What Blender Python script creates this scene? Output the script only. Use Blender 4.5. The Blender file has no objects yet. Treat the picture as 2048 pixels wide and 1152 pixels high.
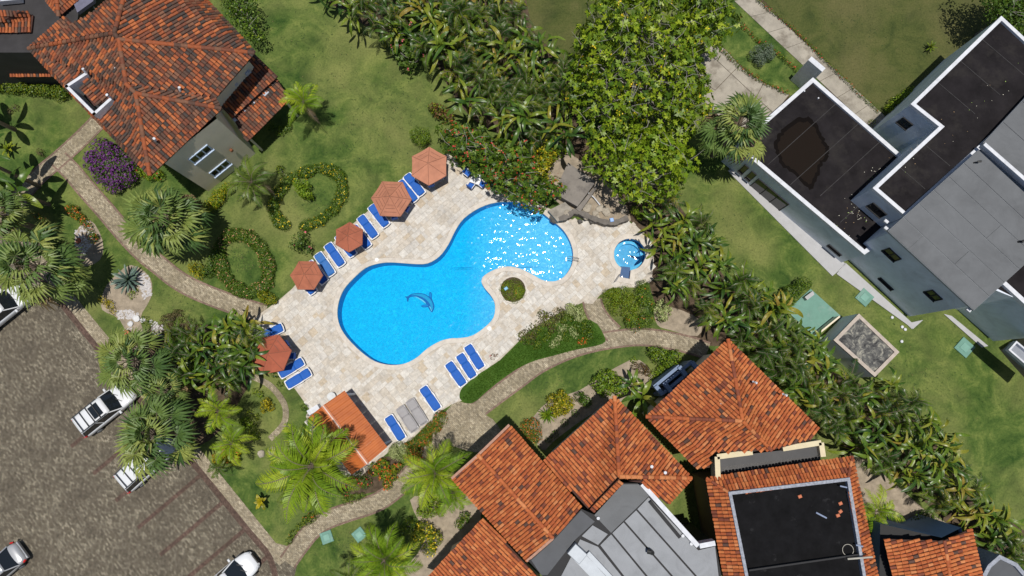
import bpy, math, random
import numpy as np
from mathutils import Vector, Matrix
from mathutils.geometry import tessellate_polygon
R = math.radians
random.seed(7); RS = np.random.RandomState(7)
sc = bpy.context.scene
col = sc.collection
# ------------------------------------------------------------------ camera
H = 52.0; TILT = R(8.1); F = 1365.0
cam = bpy.data.objects.new('camera', bpy.data.cameras.new('camera')); col.objects.link(cam)
cam.data.sensor_width = 36; cam.data.lens = 36 * F / 2048; cam.data.clip_end = 2000; cam.data.clip_start = 1
cam.location = (0, 0, H); cam.rotation_euler = (TILT, 0, 0); sc.camera = cam
# ------------------------------------------------------------------ light
w = bpy.data.worlds.new('World'); sc.world = w; w.use_nodes = True
nt = w.node_tree; nt.nodes.clear()
sky = nt.nodes.new('ShaderNodeTexSky'); sky.sky_type = 'NISHITA'; sky.sun_disc = False
SUN = Vector((0.03, -0.06, 1)).normalized()
sky.sun_elevation = math.asin(SUN.z); sky.sun_rotation = math.atan2(SUN.x, SUN.y)
bg = nt.nodes.new('ShaderNodeBackground'); bg.inputs[1].default_value = 0.06
ow = nt.nodes.new('ShaderNodeOutputWorld')
nt.links.new(sky.outputs[0], bg.inputs[0]); nt.links.new(bg.outputs[0], ow.inputs[0])
sun = bpy.data.objects.new('sun', bpy.data.lights.new('sun', 'SUN')); col.objects.link(sun)
sun.data.energy = 4.0; sun.data.angle = R(0.53); sun.data.color = (1, 0.955, 0.88)
sun.rotation_euler = SUN.to_track_quat('Z', 'Y').to_euler(); sun.location = (0, 0, 80)
sc.view_settings.view_transform = 'Standard'; sc.view_settings.look = 'None'
sc.view_settings.gamma = 1; sc.view_settings.use_curve_mapping = False; sc.view_settings.exposure = 0.0
sc.cycles.max_bounces = 8; sc.cycles.transparent_max_bounces = 12
# ------------------------------------------------------------------ helpers
def P(px, py, z=0.0):
    """the point of the place at height z that stands at this spot of the survey photo"""
    x = (px - 1024) / F; y = (576 - py) / F
    yy = y * math.cos(TILT) + math.sin(TILT); zz = math.cos(TILT) - y * math.sin(TILT)
    s = (H - z) / zz
    return Vector((x * s, yy * s, z))
def PL(pts, z=0.0): return [P(a, b, z) for a, b in pts]
def PW(px, py, A, B):
    """pixel on the vertical wall over the line A-B -> (distance along, height)"""
    d = P(px, py, 0) - Vector((0, 0, H)); o = Vector((0, 0, H)); e = (B - A); e.z = 0; L = e.length; e /= L
    n = Vector((-e.y, e.x, 0)); s = (A - o).dot(n) / d.dot(n); q = o + d * s
    return (q - A).dot(e), q.z
def smooth(pts, n=4, closed=False):
    out = []; N = len(pts); rng = range(N) if closed else range(N - 1)
    g = (lambda i: pts[i % N]) if closed else (lambda i: pts[max(0, min(N - 1, i))])
    for i in rng:
        a, b, c, d = g(i - 1), g(i), g(i + 1), g(i + 2)
        for k in range(n):
            t = k / n
            out.append(tuple(0.5 * (2 * b[j] + (c[j] - a[j]) * t + (2 * a[j] - 5 * b[j] + 4 * c[j] - d[j]) * t * t + (3 * b[j] - a[j] - 3 * c[j] + d[j]) * t ** 3) for j in range(2)))
    if not closed: out.append(tuple(pts[-1][:2]))
    return out
def inside(x, y, poly):
    r = False; j = len(poly) - 1
    for i in range(len(poly)):
        xi, yi = poly[i][0], poly[i][1]; xj, yj = poly[j][0], poly[j][1]
        if (yi > y) != (yj > y) and x < (xj - xi) * (y - yi) / (yj - yi) + xi: r = not r
        j = i
    return r
def area2(p): return sum(p[i][0] * p[(i + 1) % len(p)][1] - p[(i + 1) % len(p)][0] * p[i][1] for i in range(len(p)))
def ccw(p): return list(p) if area2(p) > 0 else list(reversed(p))
def offset(poly, d):
    """shift a ccw outline inwards by d"""
    n = len(poly); out = []
    for i in range(n):
        a, b, c = [Vector((poly[k % n][0], poly[k % n][1])) for k in (i - 1, i, i + 1)]
        e1 = (b - a).normalized(); e2 = (c - b).normalized()
        n1 = Vector((-e1.y, e1.x)); n2 = Vector((-e2.y, e2.x)); m = n1 + n2
        m = n1 if m.length < 1e-4 else m.normalized(); k = max(0.35, m.dot(n1))
        q = b + m * (d / k); out.append(Vector((q.x, q.y, poly[i][2] if len(poly[i]) > 2 else 0)))
    return out
def dist_poly(x, y, poly):
    best = 1e9
    for i in range(len(poly)):
        ax, ay = poly[i][0], poly[i][1]; bx, by = poly[(i + 1) % len(poly)][0], poly[(i + 1) % len(poly)][1]
        dx, dy = bx - ax, by - ay; L = dx * dx + dy * dy + 1e-9
        t = max(0, min(1, ((x - ax) * dx + (y - ay) * dy) / L))
        best = min(best, math.hypot(x - ax - t * dx, y - ay - t * dy))
    return best
# ---- materials
MATS = {}
def node_mat(name):
    m = bpy.data.materials.new(name); m.use_nodes = True; MATS[name] = m
    return m, m.node_tree, m.node_tree.nodes['Principled BSDF']
def noise(nt, scale, detail=4, rough=0.6, vec=None, dist=0.0):
    n = nt.nodes.new('ShaderNodeTexNoise'); n.inputs['Scale'].default_value = scale
    n.inputs['Detail'].default_value = detail; n.inputs['Roughness'].default_value = rough; n.inputs['Distortion'].default_value = dist
    if vec is None:
        g = nt.nodes.new('ShaderNodeNewGeometry'); vec = g.outputs['Position']
    nt.links.new(vec, n.inputs['Vector']); return n.outputs['Fac']
def ramp(nt, fac, stops, interp='LINEAR'):
    r = nt.nodes.new('ShaderNodeValToRGB'); r.color_ramp.interpolation = interp
    while len(r.color_ramp.elements) < len(stops): r.color_ramp.elements.new(0.5)
    for e, (p, c) in zip(r.color_ramp.elements, stops):
        e.position = p; e.color = (c[0], c[1], c[2], 1)
    nt.links.new(fac, r.inputs[0]); return r.outputs[0]
def mixc(nt, fac, a, b, mode='MIX'):
    m = nt.nodes.new('ShaderNodeMix'); m.data_type = 'RGBA'; m.blend_type = mode
    for sock, v in ((m.inputs[0], fac), (m.inputs[6], a), (m.inputs[7], b)):
        if hasattr(v, 'is_output'): nt.links.new(v, sock)
        elif isinstance(v, (int, float)): sock.default_value = v
        else: sock.default_value = (v[0], v[1], v[2], 1)
    return m.outputs[2]
def bump(nt, bs, h, strength=0.5, dist=0.05):
    b = nt.nodes.new('ShaderNodeBump'); b.inputs['Strength'].default_value = strength; b.inputs['Distance'].default_value = dist
    nt.links.new(h, b.inputs['Height']); nt.links.new(b.outputs[0], bs.inputs['Normal'])
def mat(name, c, rough=0.7, var=0.15, scale=3.0, metal=0.0, spec=0.5, bmp=0.0, bscale=30, stain=None, blotch=None):
    """plain surface with slight grain and wear"""
    if name in MATS: return MATS[name]
    m, nt, b = node_mat(name)
    lo = [v * (1 - var) for v in c]; hi = [min(1, v * (1 + var)) for v in c]
    f = noise(nt, scale, 6, 0.65)
    cc = ramp(nt, f, [(0.3, lo), (0.7, hi)])
    if stain:
        s = noise(nt, stain[1], 5, 0.7); fr = ramp(nt, s, [(stain[2], (0, 0, 0)), (min(1, stain[2] + 0.14), (1, 1, 1))])
        cc = mixc(nt, fr, cc, stain[0])
    if blotch: cc = mixc(nt, 1.0, cc, ramp(nt, noise(nt, blotch, 5, 0.7, dist=.8), [(0.3, (.82, .815, .81)), (0.5, (1, .995, .985)), (0.68, (1.09, 1.085, 1.075))]), 'MULTIPLY')
    nt.links.new(cc, b.inputs['Base Color'])
    b.inputs['Roughness'].default_value = rough; b.inputs['Metallic'].default_value = metal
    b.inputs['Specular IOR Level'].default_value = spec
    if bmp: bump(nt, b, noise(nt, bscale, 4), bmp, 0.03)
    return m
def leafmat(name, cols, rough=0.42, trans=0.3, spec=0.45, fine=0.0):
    """foliage: colour varies from leaf to leaf, light passes through"""
    if name in MATS: return MATS[name]
    m, nt, b = node_mat(name)
    at = nt.nodes.new('ShaderNodeAttribute'); at.attribute_name = 'tint'
    oi = nt.nodes.new('ShaderNodeObjectInfo')
    ad = nt.nodes.new('ShaderNodeMath'); ad.operation = 'ADD'
    nt.links.new(at.outputs['Fac'], ad.inputs[0]); nt.links.new(oi.outputs['Random'], ad.inputs[1])
    fr = nt.nodes.new('ShaderNodeMath'); fr.operation = 'FRACT'; nt.links.new(ad.outputs[0], fr.inputs[0])
    st = [(i / (len(cols) - 1), c) for i, c in enumerate(cols)]
    cc = ramp(nt, fr.outputs[0], st)
    f = noise(nt, 9.0, 3); v = ramp(nt, f, [(0.3, (0.65, 0.65, 0.65)), (0.7, (1.2, 1.2, 1.2))])
    cc = mixc(nt, 1.0, cc, v, 'MULTIPLY')
    nt.links.new(cc, b.inputs['Base Color']); b.inputs['Roughness'].default_value = rough
    b.inputs['Specular IOR Level'].default_value = spec
    tr = nt.nodes.new('ShaderNodeBsdfTranslucent'); nt.links.new(mixc(nt, 1.0, cc, (1.5, 1.35, 0.5), 'MULTIPLY'), tr.inputs['Color'])
    mx = nt.nodes.new('ShaderNodeMixShader'); mx.inputs[0].default_value = trans
    nt.links.new(b.outputs[0], mx.inputs[1]); nt.links.new(tr.outputs[0], mx.inputs[2])
    nt.links.new(mx.outputs[0], nt.nodes['Material Output'].inputs['Surface'])
    return m
# ---- objects
WL = {}                                                     # world position of every parent
def tag(o, label=None, cat=None, group=None, kind=None):
    if label: o['label'] = label
    if cat: o['category'] = cat
    if group: o['group'] = group
    if kind: o['kind'] = kind
    return o
def empty(name, loc=(0, 0, 0), rz=0.0, label=None, cat=None, group=None, kind=None, parent=None):
    o = bpy.data.objects.new(name, None); col.objects.link(o); o.location = loc; o.rotation_euler = (0, 0, rz)
    o.empty_display_size = 0.2
    if parent: o.parent = parent
    WL[o.name] = Vector(loc)
    return tag(o, label, cat, group, kind)
class M:
    """collects faces, then links them as ONE mesh object"""
    def __init__(s): s.v = []; s.f = []; s.m = []; s.t = []
    def add(s, vs, fs, mi=0, tint=0.0):
        k = len(s.v); s.v += [tuple(p) for p in vs]
        for f in fs: s.f.append(tuple(i + k for i in f)); s.m.append(mi); s.t.append(tint)
    def box(s, c, size, rz=0.0, mi=0, mtx=None, tint=0.0):
        x, y, z = [q / 2 for q in size]; X = mtx or Matrix.Rotation(rz, 3, 'Z'); c = Vector(c)
        vs = [c + X @ Vector((a * x, b * y, e * z)) for e in (-1, 1) for a, b in ((-1, -1), (1, -1), (1, 1), (-1, 1))]
        s.add(vs, [(3, 2, 1, 0), (4, 5, 6, 7), (0, 1, 5, 4), (1, 2, 6, 5), (2, 3, 7, 6), (3, 0, 4, 7)], mi, tint)
    def bbox(s, c, size, rz=0.0, mi=0, bv=0.03):
        """box with chamfered top edges"""
        x, y, z = [q / 2 for q in size]; X = Matrix.Rotation(rz, 3, 'Z'); c = Vector(c); b = min(bv, x * 0.6, y * 0.6)
        rings = [(x, y, -z), (x, y, z - b), (x - b, y - b, z)]
        vs = [c + X @ Vector((a * rx, q * ry, h)) for rx, ry, h in rings for a, q in ((-1, -1), (1, -1), (1, 1), (-1, 1))]
        fs = [(3, 2, 1, 0), (8, 9, 10, 11)]
        for k in (0, 4):
            for i in range(4): j = (i + 1) % 4; fs.append((k + i, k + j, k + 4 + j, k + 4 + i))
        s.add(vs, fs, mi)
    def bar(s, a, b, wd, ht=None, mi=0):
        a = Vector(a); b = Vector(b); d = b - a; L = d.length; x = d / L
        up = Vector((0, 0, 1)) if abs(x.z) < 0.95 else Vector((0, 1, 0)); y = up.cross(x).normalized(); z = x.cross(y)
        s.box((a + b) / 2, (L, wd, ht or wd), mi=mi, mtx=Matrix((x, y, z)).transposed())
    def tube(s, pts, rad, n=8, mi=0, caps=True, tint=0.0):
        pts = [Vector(p) for p in pts]; rad = rad if hasattr(rad, '__len__') else [rad] * len(pts); vs = []
        for i, p in enumerate(pts):
            d = (pts[min(i + 1, len(pts) - 1)] - pts[max(i - 1, 0)]).normalized()
            up = Vector((0, 0, 1)) if abs(d.z) < 0.9 else Vector((1, 0, 0)); u = d.cross(up).normalized(); q = d.cross(u)
            for k in range(n):
                a = 2 * math.pi * k / n; vs.append(p + (u * math.cos(a) + q * math.sin(a)) * rad[i])
        fs = []
        for i in range(len(pts) - 1):
            for k in range(n): j = (k + 1) % n; fs.append((i * n + k, i * n + j, (i + 1) * n + j, (i + 1) * n + k))
        if caps: fs.append(tuple(range(n))); fs.append(tuple(reversed(range((len(pts) - 1) * n, len(pts) * n))))
        s.add(vs, fs, mi, tint)
    def poly(s, loops, z=None, mi=0):
        """flat sheet, loops[1:] are holes"""
        loops = [[Vector((p[0], p[1], (p[2] if z is None else z))) for p in l] for l in loops]
        tri = tessellate_polygon(loops); vs = [p for l in loops for p in l]; fs = []
        for t in tri:
            a, b, c = [vs[i] for i in t]
            if (b - a).cross(c - a).z < 0: t = (t[0], t[2], t[1])
            fs.append(tuple(t))
        s.add(vs, fs, mi)
    def prism(s, poly, z0, z1, mi=0, top=True, bottom=False, holes=()):
        p = ccw(poly); n = len(p)
        vs = [(q[0], q[1], z0) for q in p] + [(q[0], q[1], z1) for q in p]
        s.add(vs, [(i, (i + 1) % n, n + (i + 1) % n, n + i) for i in range(n)], mi)
        for h in holes:
            h = ccw(h); k = len(h)
            vs = [(q[0], q[1], z0) for q in h] + [(q[0], q[1], z1) for q in h]
            s.add(vs, [((i + 1) % k, i, k + i, k + (i + 1) % k) for i in range(k)], mi)
        if top: s.poly([p] + [list(h) for h in holes], z1, mi)
        if bottom: s.poly([p], z0, mi)
    def ring(s, poly, wd, z0, z1, mi=0):
        p = ccw(poly); q = offset(p, wd); n = len(p)
        vs = [(a[0], a[1], z) for z in (z0, z1) for a in p] + [(a[0], a[1], z) for z in (z0, z1) for a in q]
        fs = []
        for i in range(n):
            j = (i + 1) % n
            fs += [(i, j, n + j, n + i), (n + i, n + j, 3 * n + j, 3 * n + i), (2 * n + j, 2 * n + i, 3 * n + i, 3 * n + j)]
        s.add(vs, fs, mi)
    def strip(s, pts, wd, z, mi=0, th=None):
        """ribbon of width wd along a ground line, with optional edge thickness"""
        pts = [Vector((p[0], p[1], 0)) for p in pts]; L = []; Rr = []
        for i, p in enumerate(pts):
            d = (pts[min(i + 1, len(pts) - 1)] - pts[max(i - 1, 0)]).normalized(); n = Vector((-d.y, d.x, 0))
            L.append(p + n * wd / 2); Rr.append(p - n * wd / 2)
        n = len(pts); vs = [(q.x, q.y, z) for q in L] + [(q.x, q.y, z) for q in Rr]
        fs = [(i, n + i, n + i + 1, i + 1) for i in range(n - 1)]
        if th:
            vs += [(q.x, q.y, z - th) for q in L] + [(q.x, q.y, z - th) for q in Rr]
            fs += [(2 * n + i, i, i + 1, 2 * n + i + 1) for i in range(n - 1)] + [(n + i, 3 * n + i, 3 * n + i + 1, n + i + 1) for i in range(n - 1)]
        s.add(vs, fs, mi); return L, Rr
    def mesh(s, name, mats, off=None, smooth_=False):
        me = bpy.data.meshes.new(name); v = s.v
        if off is not None: v = [(a - off.x, b - off.y, c - off.z) for a, b, c in v]
        me.from_pydata(v, [], s.f)
        for m in (mats if isinstance(mats, (list, tuple)) else [mats]): me.materials.append(m)
        me.polygons.foreach_set('material_index', s.m)
        if any(s.t):
            a = me.attributes.new('tint', 'FLOAT', 'FACE'); a.data.foreach_set('value', s.t)
        if smooth_: me.polygons.foreach_set('use_smooth', [True] * len(s.f))
        me.update(); return me
    def build(s, name, mats, parent=None, smooth_=False, local=False, **kw):
        off = None
        if parent is not None and not local: off = WL[parent.name]
        o = bpy.data.objects.new(name, s.mesh(name, mats, off, smooth_)); col.objects.link(o)
        if parent is not None: o.parent = parent; WL[o.name] = WL.get(parent.name, Vector((0, 0, 0)))
        else: WL[o.name] = Vector((0, 0, 0))
        return tag(o, **kw)
KIDS = {}
def copy_tree(o, parent=None):
    c = o.copy(); col.objects.link(c)
    if parent is not None: c.parent = parent
    for ch in o.children: copy_tree(ch, c)
    return c
def inst(name, me, parent, mtx):
    o = bpy.data.objects.new(name, me); col.objects.link(o); o.parent = parent; o.matrix_local = mtx
    return o
# ================================================================== SETTING
POOL = smooth([(782,525),(827,528),(855,527),(879,513),(897,489),(911,461),(928,437),(959,416),(994,405),(1036,405),(1070,416),(1098,437),(1122,456),(1136,475),(1145,499),(1145,524),(1136,544),(1122,558),(1105,563),(1084,560),(1063,548),(1039,537),(1015,533),(990,539),(969,551),(963,563),(969,576),(983,593),(990,610),(987,635),(969,655),(945,671),(921,676),(900,677),(879,683),(855,697),(834,715),(810,727),(782,730),(751,723),(723,704),(695,676),(680,652),(675,628),(678,603),(688,579),(706,558),(730,537),(754,528)], 3, True)
POOLW = ccw(PL(POOL, 0.0))
cx, cy = 1259, 509
JAC = [(cx + 31.5 * math.cos(a), cy + 31.5 * math.sin(a)) for a in [R(d) for d in range(-238, 58, 12)]]
JAC = JAC + [(1272, 538), (1261, 541), (1259, 558), (1239, 554), (1243, 532)]
JAC = [(cx + 31.5 * math.cos(R(d)), cy + 31.5 * math.sin(R(d))) for d in range(122, 122 + 305, 12)] + [(1261, 541), (1259, 558), (1239, 554)]
JACW = ccw(PL(JAC, 0.0))
DECK = [(497,648),(524,625),(555,603),(584,578),(629,527),(680,470),(733,425),(780,385),(803,365),(840,335),(865,318),(896,308),(912,318),(925,345),(960,360),(1000,385),(1060,400),(1100,418),(1135,438),(1180,443),(1224,452),(1250,440),(1275,455),(1298,475),(1308,520),(1303,560),(1270,575),(1225,575),(1200,590),(1185,608),(1163,606),(1120,625),(1060,660),(1030,690),(1000,720),(960,747),(932,775),(928,800),(905,808),(882,822),(868,845),(840,862),(822,880),(790,893),(745,932),(712,962),(690,955),(655,905),(617,850),(612,832),(619,818),(591,779),(560,742),(520,705),(505,675)]
DECKW = ccw(PL(DECK, 0.0))
PLANTER = [(1026 + 28 * math.cos(R(d)), 580 + 28 * math.sin(R(d))) for d in range(0, 360, 15)]
PLANTERW = ccw(PL(PLANTER, 0))
def grassmat(name, dark, mid, light, straw):
    m, nt, b = node_mat(name)
    big = noise(nt, 0.13, 4, 0.6, dist=.3); md = noise(nt, 0.5, 7, 0.72, dist=0.6); fine = noise(nt, 7.0, 5, 0.75)
    c = ramp(nt, md, [(0.34, dark), (0.5, mid), (0.66, light)])
    c = mixc(nt, ramp(nt, big, [(0.44, (0, 0, 0)), (0.66, (0.75, 0.75, 0.75))]), c, straw)
    c = mixc(nt, 1.0, c, ramp(nt, fine, [(0.25, (0.55, 0.6, 0.5)), (0.5, (1, 1, 1)), (0.8, (1.35, 1.3, 1.2))]), 'MULTIPLY')
    wd = noise(nt, 1.9, 3, 0.8); c = mixc(nt, ramp(nt, wd, [(0.63, (0, 0, 0)), (0.72, (0.5, 0.5, 0.5))]), c, [v * 0.55 for v in dark])
    nt.links.new(c, b.inputs['Base Color']); b.inputs['Roughness'].default_value = 0.9; b.inputs['Specular IOR Level'].default_value = 0.15
    bump(nt, b, noise(nt, 16, 5, 0.8), 0.7, 0.06); return m
LAWN = grassmat('lawn', (0.026, 0.062, 0.012), (0.075, 0.122, 0.026), (0.165, 0.205, 0.052), (0.2, 0.21, 0.07))
LAWN2 = grassmat('dry_lawn', (0.045, 0.062, 0.018), (0.075, 0.09, 0.026), (0.1, 0.105, 0.035), (0.13, 0.12, 0.05))
LAWN3 = grassmat('lush_lawn', (0.028, 0.07, 0.008), (0.045, 0.1, 0.012), (0.06, 0.12, 0.018), (0.07, 0.12, 0.02))
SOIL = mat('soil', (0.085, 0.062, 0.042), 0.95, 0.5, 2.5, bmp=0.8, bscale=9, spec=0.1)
SAND = mat('sandy_soil', (0.3, 0.25, 0.19), 0.95, 0.3, 2.0, bmp=0.6, bscale=12, spec=0.1)
def paver(name, cols, ang, bw=0.22, joint=(0.05, 0.045, 0.035), dirt=(0.05, 0.042, 0.032)):
    m, nt, b = node_mat(name)
    g = nt.nodes.new('ShaderNodeNewGeometry'); mp = nt.nodes.new('ShaderNodeMapping'); mp.inputs['Rotation'].default_value = (0, 0, R(ang))
    nt.links.new(g.outputs['Position'], mp.inputs[0])
    br = nt.nodes.new('ShaderNodeTexBrick'); br.inputs['Scale'].default_value = 1; br.inputs['Brick Width'].default_value = bw
    br.inputs['Row Height'].default_value = bw / 2; br.inputs['Mortar Size'].default_value = 0.006; br.inputs['Color1'].default_value = (0, 0, 0, 1)
    br.inputs['Color2'].default_value = (1, 1, 1, 1); br.inputs['Bias'].default_value = 0
    nt.links.new(mp.outputs[0], br.inputs[0])
    c = ramp(nt, br.outputs['Color'], [(i / (len(cols) - 1), k) for i, k in enumerate(cols)])
    c = mixc(nt, br.outputs['Fac'], c, joint)
    big = noise(nt, 0.45, 6, 0.75); c = mixc(nt, ramp(nt, big, [(0.36, (0.85, 0.85, 0.85)), (0.62, (0, 0, 0))]), c, dirt)
    sp = noise(nt, 4.5, 4, 0.8); c = mixc(nt, 1, c, ramp(nt, sp, [(0.3, (0.6, 0.6, 0.6)), (0.7, (1.4, 1.38, 1.3))]), 'MULTIPLY')
    nt.links.new(c, b.inputs['Base Color']); b.inputs['Roughness'].default_value = 0.85; b.inputs['Specular IOR Level'].default_value = 0.2
    bump(nt, b, noise(nt, 8, 4), 0.5, 0.03); return m
PAVE = paver('parking_pavers', [(0.1, 0.086, 0.066), (0.14, 0.122, 0.094), (0.18, 0.16, 0.125), (0.29, 0.26, 0.205)], 50, 0.24, dirt=(0.082, 0.07, 0.056))
PATHM = paver('path_pavers', [(0.25, 0.21, 0.155), (0.36, 0.31, 0.235), (0.5, 0.44, 0.34)], 42, 0.2, dirt=(0.2, 0.17, 0.12))
RED = paver('burgundy_brick', [(0.085, 0.05, 0.043), (0.12, 0.075, 0.064), (0.16, 0.105, 0.088)], 50, 0.2, dirt=(0.07, 0.05, 0.04))
PINK = paver('pink_brick_edge', [(0.2, 0.13, 0.105), (0.3, 0.21, 0.175)], 20, 0.2, dirt=(0.14, 0.1, 0.08))
CONC = mat('old_concrete', (0.33, 0.3, 0.25), 0.85, 0.22, 0.9, bmp=0.3, stain=((0.2, 0.175, 0.14), 0.6, 0.5))
# ground and lawns
g = M(); big = [(-400, -400, 0), (400, -400, 0), (400, 400, 0), (-400, 400, 0)]
g.poly([big, list(POOLW), list(JACW)], 0.0); g.build('lawn', LAWN, kind='structure')
def sheet(name, pts, z, m, holes=(), sm=0, **kw):
    p = smooth(pts, sm, True) if sm else pts
    o = M(); o.poly([ccw(PL(p, 0))] + [list(h) for h in holes], z); return o.build(name, m, kind='structure', **kw)
sheet('dry_lawn', [(1475,-60),(2150,-60),(2150,60),(1990,60),(1890,130),(1760,250),(1700,170),(1600,90),(1500,-20)], 0.004, LAWN2, sm=0)
sheet('striped_lawn', [(985,-40),(1190,-40),(1190,140),(1150,150),(1080,110),(1020,60)], 0.004, LAWN2, sm=2)
# weeds and fallen leaves in the turf
wd_ = M()
for _ in range(1500):
    cxy = random.choice(((650,150,90,110),(780,210,70,60),(700,290,90,60),(600,80,80,60),(1440,470,70,60),(1750,560,90,50),(1850,760,120,90),(1700,60,120,60),(480,520,25,30),(620,400,40,30),(1100,770,90,30),(700,1100,60,30),(380,590,50,40)))
    c = P(random.gauss(cxy[0], cxy[2] * .6), random.gauss(cxy[1], cxy[3] * .6)); r = random.uniform(.03, .1)
    for k in range(3):
        t = random.random() * 6.3; d = Vector((math.cos(t), math.sin(t), 0)); sd_ = Vector((-d.y, d.x, 0)); o_ = c + Vector((random.gauss(0, .05), random.gauss(0, .05), .012)); wd_.add([o_ - sd_ * r * .3, o_ + d * r - sd_ * r * .1 + Vector((0, 0, .03)), o_ + sd_ * r * .3], [(0, 1, 2)], 0 if k or random.random() < .8 else 1)
wd_.build('lawn_weeds', [mat('weed_green', (.03, .06, .012), .9, .3), mat('fallen_leaf_brown', (.2, .15, .06), .9, .3)], kind='stuff', label='weeds and fallen leaves scattered in the lawns')
# parking
pk = [(-80,430),(0,455),(60,535),(95,570),(179,628),(555,1092),(580,1170),(-80,1240)]
sheet('parking_lot', [(-200,300),(-60,360),(28,443),(179,628),(555,1090),(600,1110),(560,1260),(-300,1300)], 0.008, PAVE)
w_ = M(); IN0, IN1 = (-40, 410), (560, 1141)
w_.poly([ccw(PL([(-30,375),(28,443),(179,628),(408,908),(552,1086),(575,1092),(590,1105),(560,1130),(536,1112),(400,944),(120,604),(28,493),(-60,385)], 0))], 0.012)
w_.build('parking_walkway', PATHM, kind='structure')
e_ = M(); e_.strip(PL(smooth([(-60,385),(28,493),(120,604),(208,712),(404,948),(500,1066),(540,1116),(556,1180)], 3)), 0.42, 0.016)
IU = (0.632, 0.775)
for k in range(-3, 8):
    bx, by = 404 + IU[0] * 70.5 * k, 948 + IU[1] * 70.5 * k
    by = 948 + (bx - 404) * 1.215
    a = (bx, by); b = (bx - 128 if k < 3 else bx - 118, by + 108)
    e_.strip(PL([a, b]), 0.30, 0.020 + 0.001 * (k + 4))
e_.build('bay_divider_bricks', RED, kind='structure')
# paths
path_n = [0]
def path(pts, wd, label, edge=True, m=None, sm=5):
    p = smooth(pts, sm); z = 0.024 + 0.005 * path_n[0]; path_n[0] += 1
    q = PL(p); o = M(); o.strip(q, wd, z, th=0.1); r = o.build('garden_path', m or PATHM, kind='structure', label=label)
    if edge:
        for s in (1, -1):
            e = M(); L = []
            for i, c in enumerate(q):
                d = (q[min(i + 1, len(q) - 1)] - q[max(i - 1, 0)]).normalized(); L.append(c + Vector((-d.y, d.x, 0)) * s * (wd / 2 + 0.03))
            e.strip(L, 0.15, z + 0.012, th=0.1); e.build('brick_edging', PINK, r)
path([(205,235),(160,280),(118,318),(80,350),(48,385),(28,420),(18,455)], 1.25, 'brick path from the house door towards the car park')
path([(118,318),(145,345),(170,375),(208,418),(257,475),(290,508),(320,532),(350,556),(384,576),(434,597),(486,615),(530,628)], 1.3, 'long brick path curving down to the pool deck')
path([(1184,600),(1190,622),(1205,645),(1228,668)], 1.35, 'short brick path leaving the deck between the two planting beds')
path([(1415,702),(1386,692),(1334,680),(1282,674),(1233,678),(1178,688),(1126,705),(1074,731),(1040,756),(1003,783),(971,807),(942,830),(915,850),(882,882),(846,918),(815,955),(784,985),(748,1007),(694,1025),(654,1040),(625,1060),(600,1090),(575,1125)], 1.2, 'winding brick path between the deck and the tiled houses')
path([(450,738),(480,742),(506,753),(540,771),(565,801),(572,826),(566,850),(540,878)], 0.45, 'narrow curved footpath behind the umbrella', edge=False)
sheet('path_junction', [(862,868),(905,808),(930,806),(962,812),(972,830),(985,838),(1000,858),(1010,880),(960,905),(915,895),(890,885)], 0.056, PATHM, sm=2)
# concrete walks laid in slabs
base = M(); base.poly([ccw(PL([(1470,-25),(1500,-25),(1785,250),(1750,285)]))], 0.006)
walk = base.build('concrete_walkway', SOIL, kind='structure')
A0, A1, B0, B1 = P(1462,-20), P(1757,270), P(1502,-20), P(1797,240)
A0, A1, B0, B1 = P(1468,2), P(1745,262), P(1510,-6), P(1775,238)
nS = 8
for i in range(nS):
    t0, t1 = i / nS + 0.001, (i + 1) / nS - 0.001
    q = [A0.lerp(A1, t0), A0.lerp(A1, t1), B0.lerp(B1, t1), B0.lerp(B1, t0)]
    m = M(); m.prism(q, 0.0, 0.05 + 0.004 * (i % 2)); m.build('slab', CONC, walk)
base = M(); base.poly([ccw(PL([(1405,78),(1440,86),(1470,120),(1515,158),(1580,190),(1555,235),(1480,262),(1418,225),(1396,150)]))], 0.006)
drv = base.build('concrete_driveway', SOIL, kind='structure')
for pts in ([(1402,92),(1430,84),(1442,90),(1479,131),(1462,148),(1415,104)], [(1479,131),(1500,150),(1527,166),(1512,195),(1462,148)], [(1527,166),(1578,190),(1548,228),(1512,195)],
            [(1398,112),(1415,104),(1462,148),(1430,181),(1400,160)], [(1400,160),(1430,181),(1462,148),(1512,195),(1490,225),(1440,235),(1405,200)], [(1512,195),(1548,228),(1530,255),(1480,255),(1490,225)]):
    m = M(); m.prism(ccw(offset(ccw(PL(pts)), 0.02)), 0.0, 0.05); m.build('slab', CONC, drv)
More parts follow.
